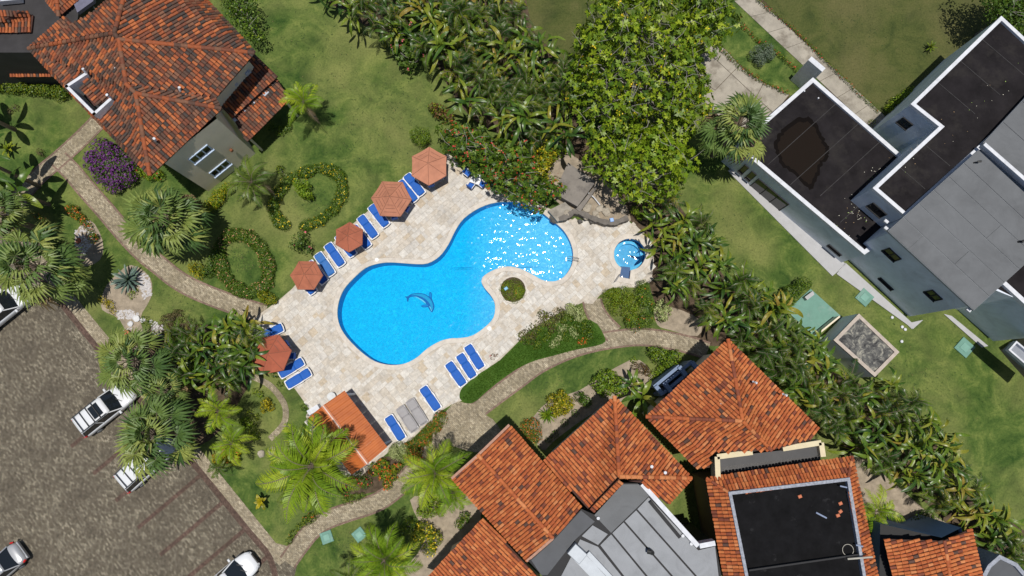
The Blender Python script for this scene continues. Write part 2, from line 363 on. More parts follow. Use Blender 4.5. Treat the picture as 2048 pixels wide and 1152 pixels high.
# soil and gravel beds
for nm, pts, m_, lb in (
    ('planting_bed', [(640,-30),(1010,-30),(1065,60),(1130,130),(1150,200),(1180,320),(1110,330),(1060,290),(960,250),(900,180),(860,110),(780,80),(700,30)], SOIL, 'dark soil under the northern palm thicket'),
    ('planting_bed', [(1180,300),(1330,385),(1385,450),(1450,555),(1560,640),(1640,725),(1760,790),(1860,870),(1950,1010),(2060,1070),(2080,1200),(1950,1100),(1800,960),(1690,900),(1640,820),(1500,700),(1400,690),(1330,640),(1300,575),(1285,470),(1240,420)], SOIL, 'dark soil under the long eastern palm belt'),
    ('planting_bed', [(300,655),(380,648),(495,662),(520,720),(480,800),(420,880),(330,900),(270,800),(230,720)], SOIL, 'soil under the western leafy thicket'),
    ('gravel_bed', [(150,470),(180,440),(205,480),(200,520),(160,530)], SAND, 'gravel bed edged by flowering plants near the car park'),
    ('gravel_bed', [(222,560),(262,530),(300,555),(302,595),(280,640),(300,690),(270,700),(240,640),(205,620),(205,590)], SAND, 'pale gravel bed round the blue agave'),
    ('planting_bed', [(1060,850),(1100,800),(1160,780),(1260,720),(1300,740),(1300,780),(1250,800),(1180,830),(1110,880),(1085,900)], SAND, 'sandy bed with yellow crotons beside the tiled houses'),
    ('planting_bed', [(650,945),(700,945),(760,915),(800,920),(800,960),(745,985),(690,985)], SOIL, 'planting bed behind the bar'),
    ('planting_bed', [(820,1000),(870,990),(950,960),(960,1060),(920,1120),(860,1152),(800,1152),(850,1080)], SAND, 'shrub bed beside the lower tiled house'),
    ('planting_bed', [(1110,300),(1160,320),(1230,380),(1262,440),(1224,452),(1160,430),(1110,400),(1095,350)], SAND, 'sandy ground behind the rock wall'),
    ('planting_bed', [(1700,900),(1780,960),(1850,1020),(1900,1060),(1760,1080),(1720,1000)], SAND, 'bare sandy ground beside the black-roofed house'),
    ('planting_bed', [(1310,620),(1345,615),(1400,640),(1395,672),(1340,660),(1315,650)], SAND, 'sandy ground beside the pale shrub')):
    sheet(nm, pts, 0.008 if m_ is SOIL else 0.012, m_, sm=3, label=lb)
# ------------------------------------------------------------------ pool deck
DB = M(); DB.poly([DECKW, list(POOLW), list(JACW)], 0.035)
n = len(DECKW); DB.add([(q.x, q.y, -0.05) for q in DECKW] + [(q.x, q.y, 0.035) for q in DECKW], [(i, (i + 1) % n, n + (i + 1) % n, n + i) for i in range(n)])
GROUT = mat('sandy_grout', (0.46, 0.41, 0.345), 0.9, 0.2, 2)
deck = DB.build('pool_deck', GROUT, kind='structure')
TRAV = [mat('travertine_%s' % k, c, 0.6, 0.2, 5.0, bmp=0.25, bscale=14, spec=0.3, stain=(s, 2.2, 0.58), blotch=0.7) for k, c, s in (
    ('cream', (0.51, 0.475, 0.425), (0.39, 0.355, 0.31)), ('ivory', (0.55, 0.525, 0.485), (0.42, 0.39, 0.345)), ('beige', (0.48, 0.435, 0.375), (0.35, 0.305, 0.25)),
    ('grey', (0.49, 0.465, 0.43), (0.36, 0.34, 0.31)), ('tan', (0.46, 0.39, 0.3), (0.34, 0.27, 0.19)))]
ca, sa = math.cos(R(42)), math.sin(R(42)); stones = []
row = -40.0
while row < 40:
    hgt = random.choice((0.3, 0.42, 0.42, 0.58)); u = -45 + random.random()
    while u < 45:
        L = random.choice((0.3, 0.42, 0.58, 0.58)); c = (u + L / 2, row + hgt / 2)
        x, y = c[0] * ca - c[1] * sa, c[0] * sa + c[1] * ca
        if inside(x, y, DECKW) and not inside(x, y, POOLW) and not inside(x, y, JACW):
            if dist_poly(x, y, DECKW) > 0.1 and dist_poly(x, y, POOLW) > 0.3 and dist_poly(x, y, JACW) > 0.25: stones.append((x, y, L, hgt))
        u += L
    row += hgt
stones.sort(key=lambda s: -s[2] * s[3] + 0.0005 * math.hypot(s[0], s[1] - 5))
SM = {}; rest = M()
for i, (x, y, L, hgt) in enumerate(stones):
    k = random.choices(range(5), (6, 5, 4, 3, 1.6))[0]; dz = random.uniform(-0.004, 0.004)
    if i < 300:
        if (L, hgt, k) not in SM:
            m = M(); m.bbox((0, 0, 0), (L - 0.014, hgt - 0.014, 0.05), bv=0.008); SM[(L, hgt, k)] = m.mesh('stone', TRAV[k])
        inst('paving_stone', SM[(L, hgt, k)], deck, Matrix.Translation((x, y, 0.033 + dz)) @ Matrix.Rotation(R(42), 4, 'Z'))
    else: rest.box((x, y, 0.033 + dz), (L - 0.014, hgt - 0.014, 0.05), R(42), k)
tag(rest.build('smaller_paving_stones', TRAV, deck), kind='stuff')
COPE = mat('pale_coping_stone', (0.53, 0.485, 0.43), 0.6, 0.12, 3, bmp=0.2, blotch=1.1)
def coping(poly, wd, name, label):
    po = offset(poly, -wd); pi = offset(poly, -0.0); n = len(pi); m = M()
    vs = [(q.x, q.y, z) for q, z in [(q, -0.12) for q in pi] + [(q, 0.075) for q in pi] + [(q, 0.085) for q in offset(poly, -0.05)] + [(q, 0.085) for q in offset(poly, -wd + 0.04)] + [(q, 0.04) for q in po]]
    fs = []
    for r_ in range(4):
        for i in range(n):
            j = (i + 1) % n; fs.append((r_ * n + j, r_ * n + i, (r_ + 1) * n + i, (r_ + 1) * n + j))
    m.add(vs, fs); return m.build(name, COPE, kind='structure', smooth_=False, label=label)
coping(POOLW, 0.4, 'pool_coping', 'smooth pale stone coping round the big pool')
coping(JACW, 0.42, 'whirlpool_coping', 'smooth pale stone coping round the small whirlpool')
# basin
def poolmat(name, c1, c2, c3):
    m, nt, b = node_mat(name)
    wv = nt.nodes.new('ShaderNodeTexVoronoi'); wv.feature = 'DISTANCE_TO_EDGE'; wv.inputs['Scale'].default_value = 1.6
    g = nt.nodes.new('ShaderNodeNewGeometry'); nz = nt.nodes.new('ShaderNodeTexNoise'); nz.inputs['Scale'].default_value = 1.3; nz.inputs['Detail'].default_value = 3
    nt.links.new(g.outputs['Position'], nz.inputs[0]); ad = nt.nodes.new('ShaderNodeVectorMath'); ad.operation = 'ADD'
    sc_ = nt.nodes.new('ShaderNodeVectorMath'); sc_.operation = 'SCALE'; sc_.inputs['Scale'].default_value = 1.1
    nt.links.new(nz.outputs['Color'], sc_.inputs[0]); nt.links.new(g.outputs['Position'], ad.inputs[0]); nt.links.new(sc_.outputs[0], ad.inputs[1]); nt.links.new(ad.outputs[0], wv.inputs['Vector'])
    br = nt.nodes.new('ShaderNodeTexNoise'); br.inputs['Scale'].default_value = 0.25; nt.links.new(g.outputs['Position'], br.inputs[0])
    c = ramp(nt, br.outputs['Fac'], [(0.35, c1), (0.65, c2)])
    nt.links.new(c, b.inputs['Base Color']); b.inputs['Roughness'].default_value = 0.5; return m
FLOOR = poolmat('deep_blue_pool_finish', (0.0, 0.33, 0.68), (0.0, 0.36, 0.71), 0)
SHELF = poolmat('pale_blue_pool_finish', (0.06, 0.35, 0.66), (0.09, 0.39, 0.68), 0)
WALLP = mat('blue_pool_wall', (0.02, 0.22, 0.5), 0.5, 0.05)
def shallow(v):
    """ramp to the shallow end: the floor rises towards the eastern lobe"""
    return max(0.0, min(1.0, (v[0] - P(925, 540).x) / 5.0))
tri = tessellate_polygon([[Vector((q.x, q.y, 0)) for q in POOLW]])
import bmesh
bm = bmesh.new(); vs = [bm.verts.new((q.x, q.y, 0)) for q in POOLW]
for t in tri: bm.faces.new([vs[i] for i in t])
for _ in range(3): bmesh.ops.subdivide_edges(bm, edges=bm.edges[:], cuts=1, use_grid_fill=True)
bm.normal_update()
for f in bm.faces:
    if f.normal.z < 0: f.normal_flip()
WZ = -0.10
for v in bm.verts: v.co.z = -1.35 + 0.75 * shallow(v.co)
me = bpy.data.meshes.new('pool_floor'); bm.to_mesh(me); bm.free()
# shallow water's brighter look and sky glare put into the floor colour
m, nt, b = node_mat('pool_floor_painted_light'); g_ = nt.nodes.new('ShaderNodeNewGeometry'); sx = nt.nodes.new('ShaderNodeSeparateXYZ'); nt.links.new(g_.outputs['Position'], sx.inputs[0])
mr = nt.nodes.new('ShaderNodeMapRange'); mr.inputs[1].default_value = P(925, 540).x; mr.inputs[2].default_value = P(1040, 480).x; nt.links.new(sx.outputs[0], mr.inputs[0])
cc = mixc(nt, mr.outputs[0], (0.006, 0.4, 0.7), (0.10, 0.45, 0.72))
cv = noise(nt, 3.0, 3, 0.6, dist=2.6); cc = mixc(nt, 1.0, cc, ramp(nt, cv, [(0.36, (0.8, 0.86, 0.91)), (0.52, (1, 1, 1)), (0.64, (1.6, 1.22, 1.1))]), 'MULTIPLY')  # light and dark ripples of the water put into the floor colour
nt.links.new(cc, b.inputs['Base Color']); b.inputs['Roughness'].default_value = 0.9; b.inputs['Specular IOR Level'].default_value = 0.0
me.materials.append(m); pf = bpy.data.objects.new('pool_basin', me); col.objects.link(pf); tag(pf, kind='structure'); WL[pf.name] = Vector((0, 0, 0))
wl = M(); n = len(POOLW)
wl.add([(q.x, q.y, z) for z in (-1.35, -0.1) for q in POOLW], [((i + 1) % n, i, n + i, n + (i + 1) % n) for i in range(n)]); wl.build('basin_wall', WALLP, pf)
# dolphin mosaic laid on the pool floor
DF = -1.33
def dz(pts): return ccw([P(780 + a / 7.2, 560 + b / 7.2, DF) for a, b in pts])
DARK = mat('dark_blue_mosaic', (0.01, 0.12, 0.36), 0.95, 0.1, 8, spec=0.0); MIDB = mat('light_aqua_mosaic', (0.02, 0.28, 0.5), 0.95, 0.1, 8, spec=0.0); PALE = mat('white_aqua_mosaic', (0.14, 0.5, 0.66), 0.95, 0.1, 8, spec=0.0)
mo = empty('dolphin_mosaic', P(846, 603, DF), label='blue dolphin mosaic set in the floor of the big pool', cat='mosaic')
for nm, z, mt, pts in (
    ('outline', 0.012, DARK, smooth([(206,238),(250,236),(300,205),(370,190),(450,190),(520,210),(556,235),(562,195),(577,172),(603,198),(604,268),(630,330),(640,390),(612,462),(588,455),(556,405),(540,390),(475,396),(450,372),(500,352),(535,352),(480,322),(430,280),(370,245),(320,240),(275,262),(262,315),(245,300),(240,262)], 2, True)),
    ('back', 0.018, MIDB, smooth([(300,218),(370,200),(450,201),(520,224),(580,275),(612,335),(620,390),(605,440),(590,400),(570,340),(520,285),(450,240),(370,222)], 2, True)),
    ('belly', 0.018, PALE, smooth([(340,245),(380,250),(430,280),(480,318),(515,338),(510,322),(470,285),(420,258),(380,240)], 2, True)),
    ('snout', 0.018, PALE, smooth([(560,375),(575,400),(592,440),(602,448),(600,420),(580,385)], 2, True)),
    ('dorsal_fin', 0.018, mat('mid_blue_mosaic', (0.01, 0.2, 0.5), 0.95, 0.1, 8, spec=0.0), [(562,235),(566,200),(577,182),(596,202),(596,255)]),
    ('flipper', 0.024, MATS['mid_blue_mosaic'], smooth([(462,374),(500,360),(545,358),(540,378),(480,388)], 2, True))):
    q = M(); q.poly([dz(pts)], DF + z); q.build(nm, mt, mo)
# water: clear, lightly rippled, with livelier ripples at the inlet end
def watermat(name, tint, centre, rad, amp, base):
    m, nt, b = node_mat(name); nt.nodes.remove(b)
    g = nt.nodes.new('ShaderNodeNewGeometry'); ds = nt.nodes.new('ShaderNodeVectorMath'); ds.operation = 'DISTANCE'; ds.inputs[1].default_value = centre
    nt.links.new(g.outputs['Position'], ds.inputs[0])
    mr = nt.nodes.new('ShaderNodeMapRange'); mr.interpolation_type = 'SMOOTHSTEP'; mr.inputs[1].default_value = rad; mr.inputs[2].default_value = rad * 0.25; mr.inputs[3].default_value = base; mr.inputs[4].default_value = amp
    nt.links.new(ds.outputs['Value'], mr.inputs[0])
    n1 = noise(nt, 2.3, 1.0, 0.5, dist=0.2); bp = nt.nodes.new('ShaderNodeBump'); bp.inputs['Distance'].default_value = 1.0; bp.inputs['Strength'].default_value = 1.0
    ml = nt.nodes.new('ShaderNodeMath'); ml.operation = 'MULTIPLY'; nt.links.new(n1, ml.inputs[0]); nt.links.new(mr.outputs[0], ml.inputs[1]); nt.links.new(ml.outputs[0], bp.inputs['Height'])
    gl = nt.nodes.new('ShaderNodeBsdfGlossy'); gl.inputs['Roughness'].default_value = 0.09; nt.links.new(bp.outputs[0], gl.inputs['Normal'])
    tr = nt.nodes.new('ShaderNodeBsdfTransparent'); tr.inputs[0].default_value = (*tint, 1)
    ff = nt.nodes.new('ShaderNodeFresnel'); ff.inputs[0].default_value = 1.36; nt.links.new(bp.outputs[0], ff.inputs['Normal'])
    mx = nt.nodes.new('ShaderNodeMixShader'); nt.links.new(ff.outputs[0], mx.inputs[0]); nt.links.new(tr.outputs[0], mx.inputs[1]); nt.links.new(gl.outputs[0], mx.inputs[2])
    nt.links.new(mx.outputs[0], nt.nodes['Material Output'].inputs['Surface']); return m
WAT = watermat('pool_water', (0.9, 0.985, 1.0), P(1040, 480, 0), 6.2, 0.115, 0.019)
q = M(); q.poly([list(POOLW)], WZ); q.build('pool_water', WAT, kind='structure')
# whirlpool
jb = M(); n = len(JACW); jb.poly([list(JACW)], -0.85, 0); jb.add([(p.x, p.y, z) for z in (-0.85, -0.1) for p in JACW], [((i + 1) % n, i, n + i, n + (i + 1) % n) for i in range(n)], 1)
jo = jb.build('whirlpool_basin', [mat('whirlpool_blue', (0.02, 0.3, 0.55), 0.5, 0.2, 4), WALLP], kind='structure')
sb = M(); c0 = P(1259, 509)
for r0, z0 in ((0.95, -0.5),):
    ri = [(c0.x + r0 * math.cos(R(d)), c0.y + r0 * math.sin(R(d))) for d in range(0, 360, 15)]; ro = [(c0.x + 1.17 * math.cos(R(d)), c0.y + 1.17 * math.sin(R(d))) for d in range(0, 360, 15)]
    sb.add([(a, b_, z0) for a, b_ in ri + ro] + [(a, b_, -0.85) for a, b_ in ri], [(i, (i + 1) % 24, 24 + (i + 1) % 24, 24 + i)[::-1] for i in range(24)] + [(48 + i, 48 + (i + 1) % 24, (i + 1) % 24, i) for i in range(24)])
sb.build('bench', mat('whirlpool_bench', (0.04, 0.38, 0.62), 0.5, 0.1), jo)
st = M(); st.prism(PL([(1243,531),(1262,533),(1261,557),(1239,553)]), -0.8, -0.35); st.build('step', mat('navy_step_tile', (0.005, 0.045, 0.17), 0.5, 0.1), jo)
q = M(); q.poly([list(JACW)], WZ); q.build('whirlpool_water', watermat('whirlpool_water_surface', (0.85, 0.97, 1.0), P(1262, 500, 0), 1.5, 0.12, 0.05), kind='structure')
# handrails
STEEL = mat('brushed_steel', (0.55, 0.55, 0.56), 0.25, 0.05, metal=1.0)
hr = empty('pool_ladder', P(1145, 519), label='steel grab-rail ladder on the eastern rim of the big pool', cat='ladder')
for a, b_ in (((1133, 515), (1157, 519)), ((1133, 519), (1156, 524))):
    q = M(); A_, B_ = P(*a), P(*b_); q.tube([A_ + Vector((0, 0, -0.7)), A_ + Vector((0, 0, 0.3)), A_.lerp(B_, 0.2) + Vector((0, 0, 0.62)), A_.lerp(B_, 0.8) + Vector((0, 0, 0.62)), B_ + Vector((0, 0, 0.45)), B_ + Vector((0, 0, 0.02))], 0.025, 8); q.build('handrail', STEEL, hr)
for z in (-0.25, -0.5): q = M(); q.box(P(1133, 517) + Vector((0, 0, z)), (0.12, 0.25, 0.04)); q.build('tread', STEEL, hr)
hr = empty('whirlpool_handrail', P(1233, 560), label='short dark handrail beside the whirlpool steps', cat='handrail')
q = M(); q.tube([P(1231, 563), P(1231, 563, 0.8), P(1241, 548, 0.8), P(1241, 548, -0.3)], 0.025, 8); q.build('rail', STEEL, hr)
for i, (a, b_) in enumerate(((754,520),(965,657),(979,657),(727,693))):
    if i in (0, 2):
        q = M(); c = P(a, b_); q.tube([c + Vector((0, 0, 0.03)), c + Vector((0, 0, 0.1))], [0.16, 0.15], 14)
        q.build('skimmer_lid', mat('white_plastic', (0.75, 0.75, 0.74), 0.4, 0.03), label=('round white skimmer lid on the coping north of the dolphin', '', 'round white skimmer lid on the coping by the sunbed trio')[i], cat='lid')
# round planter
pl_ = M(); pl_.ring(PLANTERW, 0.12, 0.03, 0.25); pr = pl_.build('round_planter', COPE, label='low round stone planter set in the deck beside the pool', cat='planter')
q = M(); q.poly([offset(PLANTERW, 0.12)], 0.2); q.build('planter_soil', SOIL, pr)
# ================================================================== BUILDINGS
def roof_tiles(cols, nm):
    return [mat('clay_%s_%d' % (nm, i), c, 0.75, 0.2, 6, bmp=0.3, bscale=25, spec=0.25, blotch=.8) for i, c in enumerate(cols)]
CLAYB = roof_tiles([(0.42, 0.12, 0.04), (0.5, 0.165, 0.056), (0.36, 0.095, 0.034), (0.2, 0.06, 0.034), (0.1, 0.055, 0.042), (0.52, 0.2, 0.08)], 'orange')
CLAYA = roof_tiles([(0.3, 0.085, 0.034), (0.4, 0.125, 0.045), (0.17, 0.06, 0.035), (0.1, 0.055, 0.04), (0.06, 0.047, 0.042), (0.19, 0.09, 0.055)], 'weathered')
WB = (11, 8, 7, 2.4, .9, 1.5); WA = (5, 3, 5, 5, 3, 4)
UNDER = mat('dark_under_tile', (0.06, 0.025, 0.018), 0.9, 0.2)
TW, TLEN = 0.225, 0.37
def tile_mesh_data(bx=0.0):
    vs = []; n = 5
    for (v, wd, hz) in ((-0.02, 0.105, 0.055), (TLEN + 0.03, 0.085, 0.04)):
        for k in range(n):
            a = math.pi * k / (n - 1); vs.append((wd * math.cos(a), v, hz * 1.35 * math.sin(a) + (0.03 if v < 0.1 else 0.0)))
    for k in range(n): 
        a = math.pi * k / (n - 1); vs.append((0.082 * math.cos(a), -0.02, 0.05 * math.sin(a) + 0.01))
    fs = [(k, k + 1, n + k + 1, n + k) for k in range(n - 1)] + [(k + 1, k, 2 * n + k, 2 * n + k + 1) for k in range(n - 1)]
    return vs, fs
TV, TF = tile_mesh_data()
def tile_variants(mats, nm):
    out = []
    for i, m in enumerate(mats):
        q = M(); q.add(TV, TF); out.append(q.mesh('tile_%s' % nm, m))
    return out
TMB = tile_variants(CLAYB, 'orange'); TMA = tile_variants(CLAYA, 'weathered')
class Roof:
    def __init__(s, house, mats, weights, variants, lim=300):
        s.house = house; s.mats = mats; s.w = weights; s.var = variants; s.slab = M(); s.tiles = []; s.caps = M(); s.lim = lim
    def facet(s, pts, eave, hole=None):
        """pts: 3D corners; eave: indices (a, b) of the lower edge"""
        pts = [Vector(p) for p in pts]
        nrm = Vector((0, 0, 0)); n = len(pts)
        for i in range(n):
            a, b = pts[i], pts[(i + 1) % n]; nrm += Vector(((a.y - b.y) * (a.z + b.z), (a.z - b.z) * (a.x + b.x), (a.x - b.x) * (a.y + b.y)))
        nrm.normalize(); 
        if nrm.z < 0: nrm = -nrm
        A, B = pts[eave[0]], pts[eave[1]]; u = (B - A).normalized(); u = (u - nrm * u.dot(nrm)).normalized(); v = nrm.cross(u)
        if v.z < 0: u = -u; v = -v
        o = A; cen = sum(pts, Vector()) / n; off = (cen - o).dot(nrm); o = o + nrm * off
        uv = [((p - o).dot(u), (p - o).dot(v)) for p in pts]
        huv = [((Vector(p) - o).dot(u), (Vector(p) - o).dot(v)) for p in hole] if hole else None
        # slab a little below the tiles
        top = [p - Vector((0, 0, 0.03)) for p in pts]; lo = [p - Vector((0, 0, 0.16)) for p in pts]
        tri = tessellate_polygon([[Vector((a, b, 0)) for a, b in uv]]) if not hole else tessellate_polygon([[Vector((a, b, 0)) for a, b in uv], [Vector((a, b, 0)) for a, b in huv]])
        vs = top + ([Vector(p) - Vector((0, 0, 0.03)) for p in hole] if hole else [])
        fs = []; dev = [(p - o).dot(nrm) for p in pts] + ([(Vector(p) - o).dot(nrm) for p in hole] if hole else []); auv = uv + (huv or [])
        def devat(x, y):
            best = None
            for t in tri:
                (x1, y1), (x2, y2), (x3, y3) = [auv[i] for i in t]; dn = (y2 - y3) * (x1 - x3) + (x3 - x2) * (y1 - y3)
                if abs(dn) < 1e-9: continue
                l1 = ((y2 - y3) * (x - x3) + (x3 - x2) * (y - y3)) / dn; l2 = ((y3 - y1) * (x - x3) + (x1 - x3) * (y - y3)) / dn; mn = min(l1, l2, 1 - l1 - l2)
                if best is None or mn > best[0]: best = (mn, l1 * dev[t[0]] + l2 * dev[t[1]] + (1 - l1 - l2) * dev[t[2]])
            return best[1]
        for t in tri:
            a, b, c = [vs[i] for i in t]; fs.append(t if (b - a).cross(c - a).z > 0 else (t[0], t[2], t[1]))
        s.slab.add(vs, fs); s.slab.add(top + lo, [(i, (i + 1) % n, n + (i + 1) % n, n + i) for i in range(n)])
        s.slab.add(lo, [(f_[0], f_[2], f_[1]) for f_ in fs] if not hole else [])
        u0 = min(a for a, b in uv); u1 = max(a for a, b in uv); v0 = min(b for a, b in uv); v1 = max(b for a, b in uv)
        cu = u0 + TW / 2
        while cu < u1:
            r = 0
            while v0 + r * TLEN - 0.03 < v1:
                vv = v0 - 0.03 + r * TLEN; c = (cu, vv + TLEN * 0.5)
                if inside(c[0], c[1], uv) and not (huv and inside(c[0], c[1], huv)):
                    d0 = devat(c[0], c[1] - TLEN * .4); d1 = devat(c[0], c[1] + TLEN * .4); du = devat(c[0] + .1, c[1]) - devat(c[0] - .1, c[1])
                    pos = o + u * (cu + random.gauss(0, 0.006)) + v * (vv + random.gauss(0, 0.012)) + nrm * (0.008 + d0)
                    v_ = (v + nrm * max(-.4, min(.4, (d1 - d0) / (TLEN * .8)))).normalized(); u_ = (u + nrm * max(-.3, min(.3, du / .2))).normalized(); n_ = u_.cross(v_).normalized(); u_ = v_.cross(n_)
                    X = Matrix((u_, v_, n_)).transposed().to_4x4() @ Matrix.Rotation(random.gauss(0, 0.02), 4, 'Z')
                    s.tiles.append((Matrix.Translation(pos) @ X, random.choices(range(6), s.w)[0]))
                r += 1
            cu += TW
    def ridge(s, a, b, r=0.15):
        a = Vector(a); b = Vector(b); d = b - a; L = d.length; nn = max(1, int(L / 0.4)); d /= L
        sd = Vector((-d.y, d.x, 0)).normalized(); up = sd.cross(d) * -1
        if up.z < 0: up = -up
        for i in range(nn):
            p0 = a + d * (i * L / nn - 0.03); p1 = a + d * ((i + 1) * L / nn); vs = []
            for p, rr, hz in ((p0, r * 1.08, 0.03), (p1, r * 0.94, 0.0)):
                for k in range(7):
                    t = math.pi * (k / 6) * 1.1 - 0.15; vs.append(p + sd * rr * math.cos(t) + up * (rr * 0.8 * math.sin(t) + hz + 0.02))
            s.caps.add(vs, [(k, k + 1, 7 + k + 1, 7 + k) for k in range(6)], random.choices((0, 2, 3, 5), (4, 4, 3, 3))[0])
    def finish(s, label=None):
        ro = s.slab.build('roof', UNDER, s.house); L = WL[s.house.name]; T = Matrix.Translation(-L)
        s.tiles.sort(key=lambda t: math.hypot(t[0].translation.x, t[0].translation.y - 6))
        rest = M()
        for i, (mx, k) in enumerate(s.tiles):
            if i < s.lim: inst('tile', s.var[k], ro, T @ mx)
            else: rest.add([mx @ Vector(p) for p in TV], TF, k)
        if rest.v: tag(rest.build('further_tiles', s.mats, ro, smooth_=False), kind='stuff')
        if s.caps.v: s.caps.build('ridge_cap', s.mats, ro, smooth_=True)
        return ro
CREAM = mat('cream_wall_render', (0.72, 0.64, 0.5), 0.85, 0.06, 1.2, bmp=0.1)
WHITE = mat('white_painted_render', (0.6, 0.62, 0.67), 0.7, 0.08, 4, blotch=1.5)
GREYW = mat('blue_grey_wall_render', (0.66, 0.72, 0.82), 0.8, 0.06, 0.7, blotch=.6)
BLACKR = mat('black_roofing_felt', (0.017, 0.015, 0.0165), 0.9, 0.35, 0.8, bmp=0.1, spec=0.08, stain=((0.03, 0.027, 0.026), 0.35, 0.52))
GREYR = mat('grey_roofing_sheet', (0.125, 0.132, 0.142), 0.7, 0.1, 0.6, spec=0.3, blotch=.45)
GREYL = mat('light_grey_roofing_sheet', (0.235, 0.25, 0.275), 0.6, 0.08, 0.5, spec=0.35, blotch=.7, stain=((0.15, 0.15, 0.145), 0.28, 0.6))
GREYD = mat('dark_grey_roofing_sheet', (0.085, 0.09, 0.1), 0.7, 0.12, 0.8, spec=0.3)
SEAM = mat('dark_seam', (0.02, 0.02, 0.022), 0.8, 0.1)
GLASS, _nt, _b = node_mat('dark_window_glass'); _b.inputs['Base Color'].default_value = (0.012, 0.015, 0.018, 1); _b.inputs['Roughness'].default_value = 0.06
BLUEF = mat('pale_blue_frame', (0.42, 0.52, 0.68), 0.5, 0.05)
APRON = mat('smooth_apron_concrete', (0.4, 0.4, 0.41), 0.8, 0.07, 1.5)
def window(parent, A, B, t0, t1, h0, h1, frame=WHITE, panes=1, fw=0.07, name='window'):
    """frame, mullions and panes on the wall over line A-B (outside is to the right of A->B when seen from above)"""
    A = Vector((A.x, A.y, 0)); e = Vector((B.x - A.x, B.y - A.y, 0)).normalized(); nrm = Vector((e.y, -e.x, 0))
    if nrm.dot(Vector((0, 6, 0)) - (A + e * t0)) < 0: nrm = -nrm            # walls the survey sees face its middle
    X = Matrix((e, nrm, Vector((0, 0, 1)))).transposed(); f = M(); wd = t1 - t0; hh = h1 - h0; mid = A + e * (t0 + t1) / 2 + Vector((0, 0, (h0 + h1) / 2))
    f.box(mid + Vector((0, 0, hh / 2)) + nrm * 0.03, (wd + fw, 0.10, fw), mtx=X); f.box(mid - Vector((0, 0, hh / 2)) + nrm * 0.05, (wd + fw * 2, 0.16, fw), mtx=X)
    for k in range(panes + 1): f.box(mid + e * (-wd / 2 + wd * k / panes) + nrm * 0.028, (fw, 0.09, hh - fw - 0.01), mtx=X)
    o = f.build(name, frame, parent)
    for k in range(panes):
        q = M(); q.box(mid + e * (-wd / 2 + wd * (k + 0.5) / panes) + nrm * 0.012, (wd / panes - fw - 0.01, 0.03, hh - fw - 0.01), mtx=X); q.build('pane', GLASS, o)
    return o
def pipe(parent, px, py, z, h=0.35, r=0.06, m=None, name='vent_pipe', lean=(0, 0)):
    q = M(); c = P(px, py, z + h / 2); c.z = z; q.tube([c, c + Vector((lean[0] * 0.5, lean[1] * 0.5, h * 0.6)), c + Vector((lean[0], lean[1], h))], [r, r, r * 1.15], 10)
    return q.build(name, m or WHITE, parent)
def house(name, px, py, label, cat='house'): return empty(name, P(px, py, 0), label=label, cat=cat)
# ---------------------------------------------------------------- house A, upper left
hA = house('tiled_house', 250, 170, 'large hip-roofed house of weathered clay tiles with a sunken roof terrace')
ZE, ZR = 7.3, 9.6
def a(px, py, z): return P(px, py, z)
W_, S_ = a(57, 97, ZE), a(300, 351, ZE)
R1, R2, R3m, R3 = a(229, 66, 9.9), a(238, 79, 9.7), a(253, 168, 9.1), a(272, 187, 8.95)
E1, V1, E2 = a(509, 106, ZE), a(430, 196, ZE + 0.1), a(443, 217, ZE)
hl = [a(133, 172, 7.75), a(172, 145, 8.05), a(163, 180, 8.15), a(188, 212, 8.1), a(221, 198, 8.0), a(189, 230, 7.75)]
rf = Roof(hA, CLAYA, WA, TMA)
rf.facet([W_, S_, R3, R3m, R2, R1], (0, 1), hole=hl)
rf.facet([R2, E1, V1, R3m], (1, 2)); rf.facet([R3m, V1, E2, R3], (1, 2)); rf.facet([R3, E2, S_], (1, 2))
N0, N1 = a(400, -12, ZE), a(250, -12, 9.75)
rf.facet([R2, R1, N1, a(262, -70, 9.7), a(345, -75, ZE), N0, E1], (5, 6))
rf.facet([R1, W_, a(131, 32, ZE), a(154, 56, 7.8), a(250, -30, 7.6), N1], (1, 2))
for p_, q_ in ((R1, W_), (R1, R2), (R2, E1), (R2, R3m), (R3m, R3), (R3, E2), (R3, S_), (R1, N1)): rf.ridge(p_, q_)
rf.facet([a(404, 170, 5.2), a(483, 82, 5.2), a(555, 152, 4.1), a(463, 236, 4.1)], (2, 3))
rf.facet([a(461, 230, 3.8), a(551, 154, 3.8), a(579, 198, 3.2), a(494, 283, 3.2)], (2, 3))
roA = rf.finish()
wl = M(); fp = [P(332, 330, ZE) , P(429, 240, ZE)]
w0, w1 = P(417, 383, 0), P(511, 307, 0)
body = [w0, w1] + [Vector((p.x, p.y, 0)) for p in (a(404, 186, ZE), a(470, 112, ZE), a(480, 100, ZE), a(395, 10, ZE), a(300, -60, ZE), a(150, 60, ZE), a(74, 102, ZE))]
wl.prism(body, 0, 7.15, top=False); wl.build('wall', CREAM, hA)
for (x0, y0), (x1, y1) in (((378, 322), (424, 296)), ((421, 350), (459, 324))):
    t0, h0 = PW(x0, y0, w0, w1); t1, h1 = PW(x1, y1, w0, w1); hm = (h0 + h1) / 2
    window(hA, w0, w1, t0 + 0.1, t1 - 0.05, hm - 0.5, hm + 0.5, BLUEF, 3, 0.09)
q = M(); q.tube([P(461, 299, 3.0), P(461, 299, 3.0) + Vector((0.15, -0.12, 0))], 0.12, 8); q.build('wall_lamp', mat('rust_metal', (0.2, 0.07, 0.03), 0.6), hA)
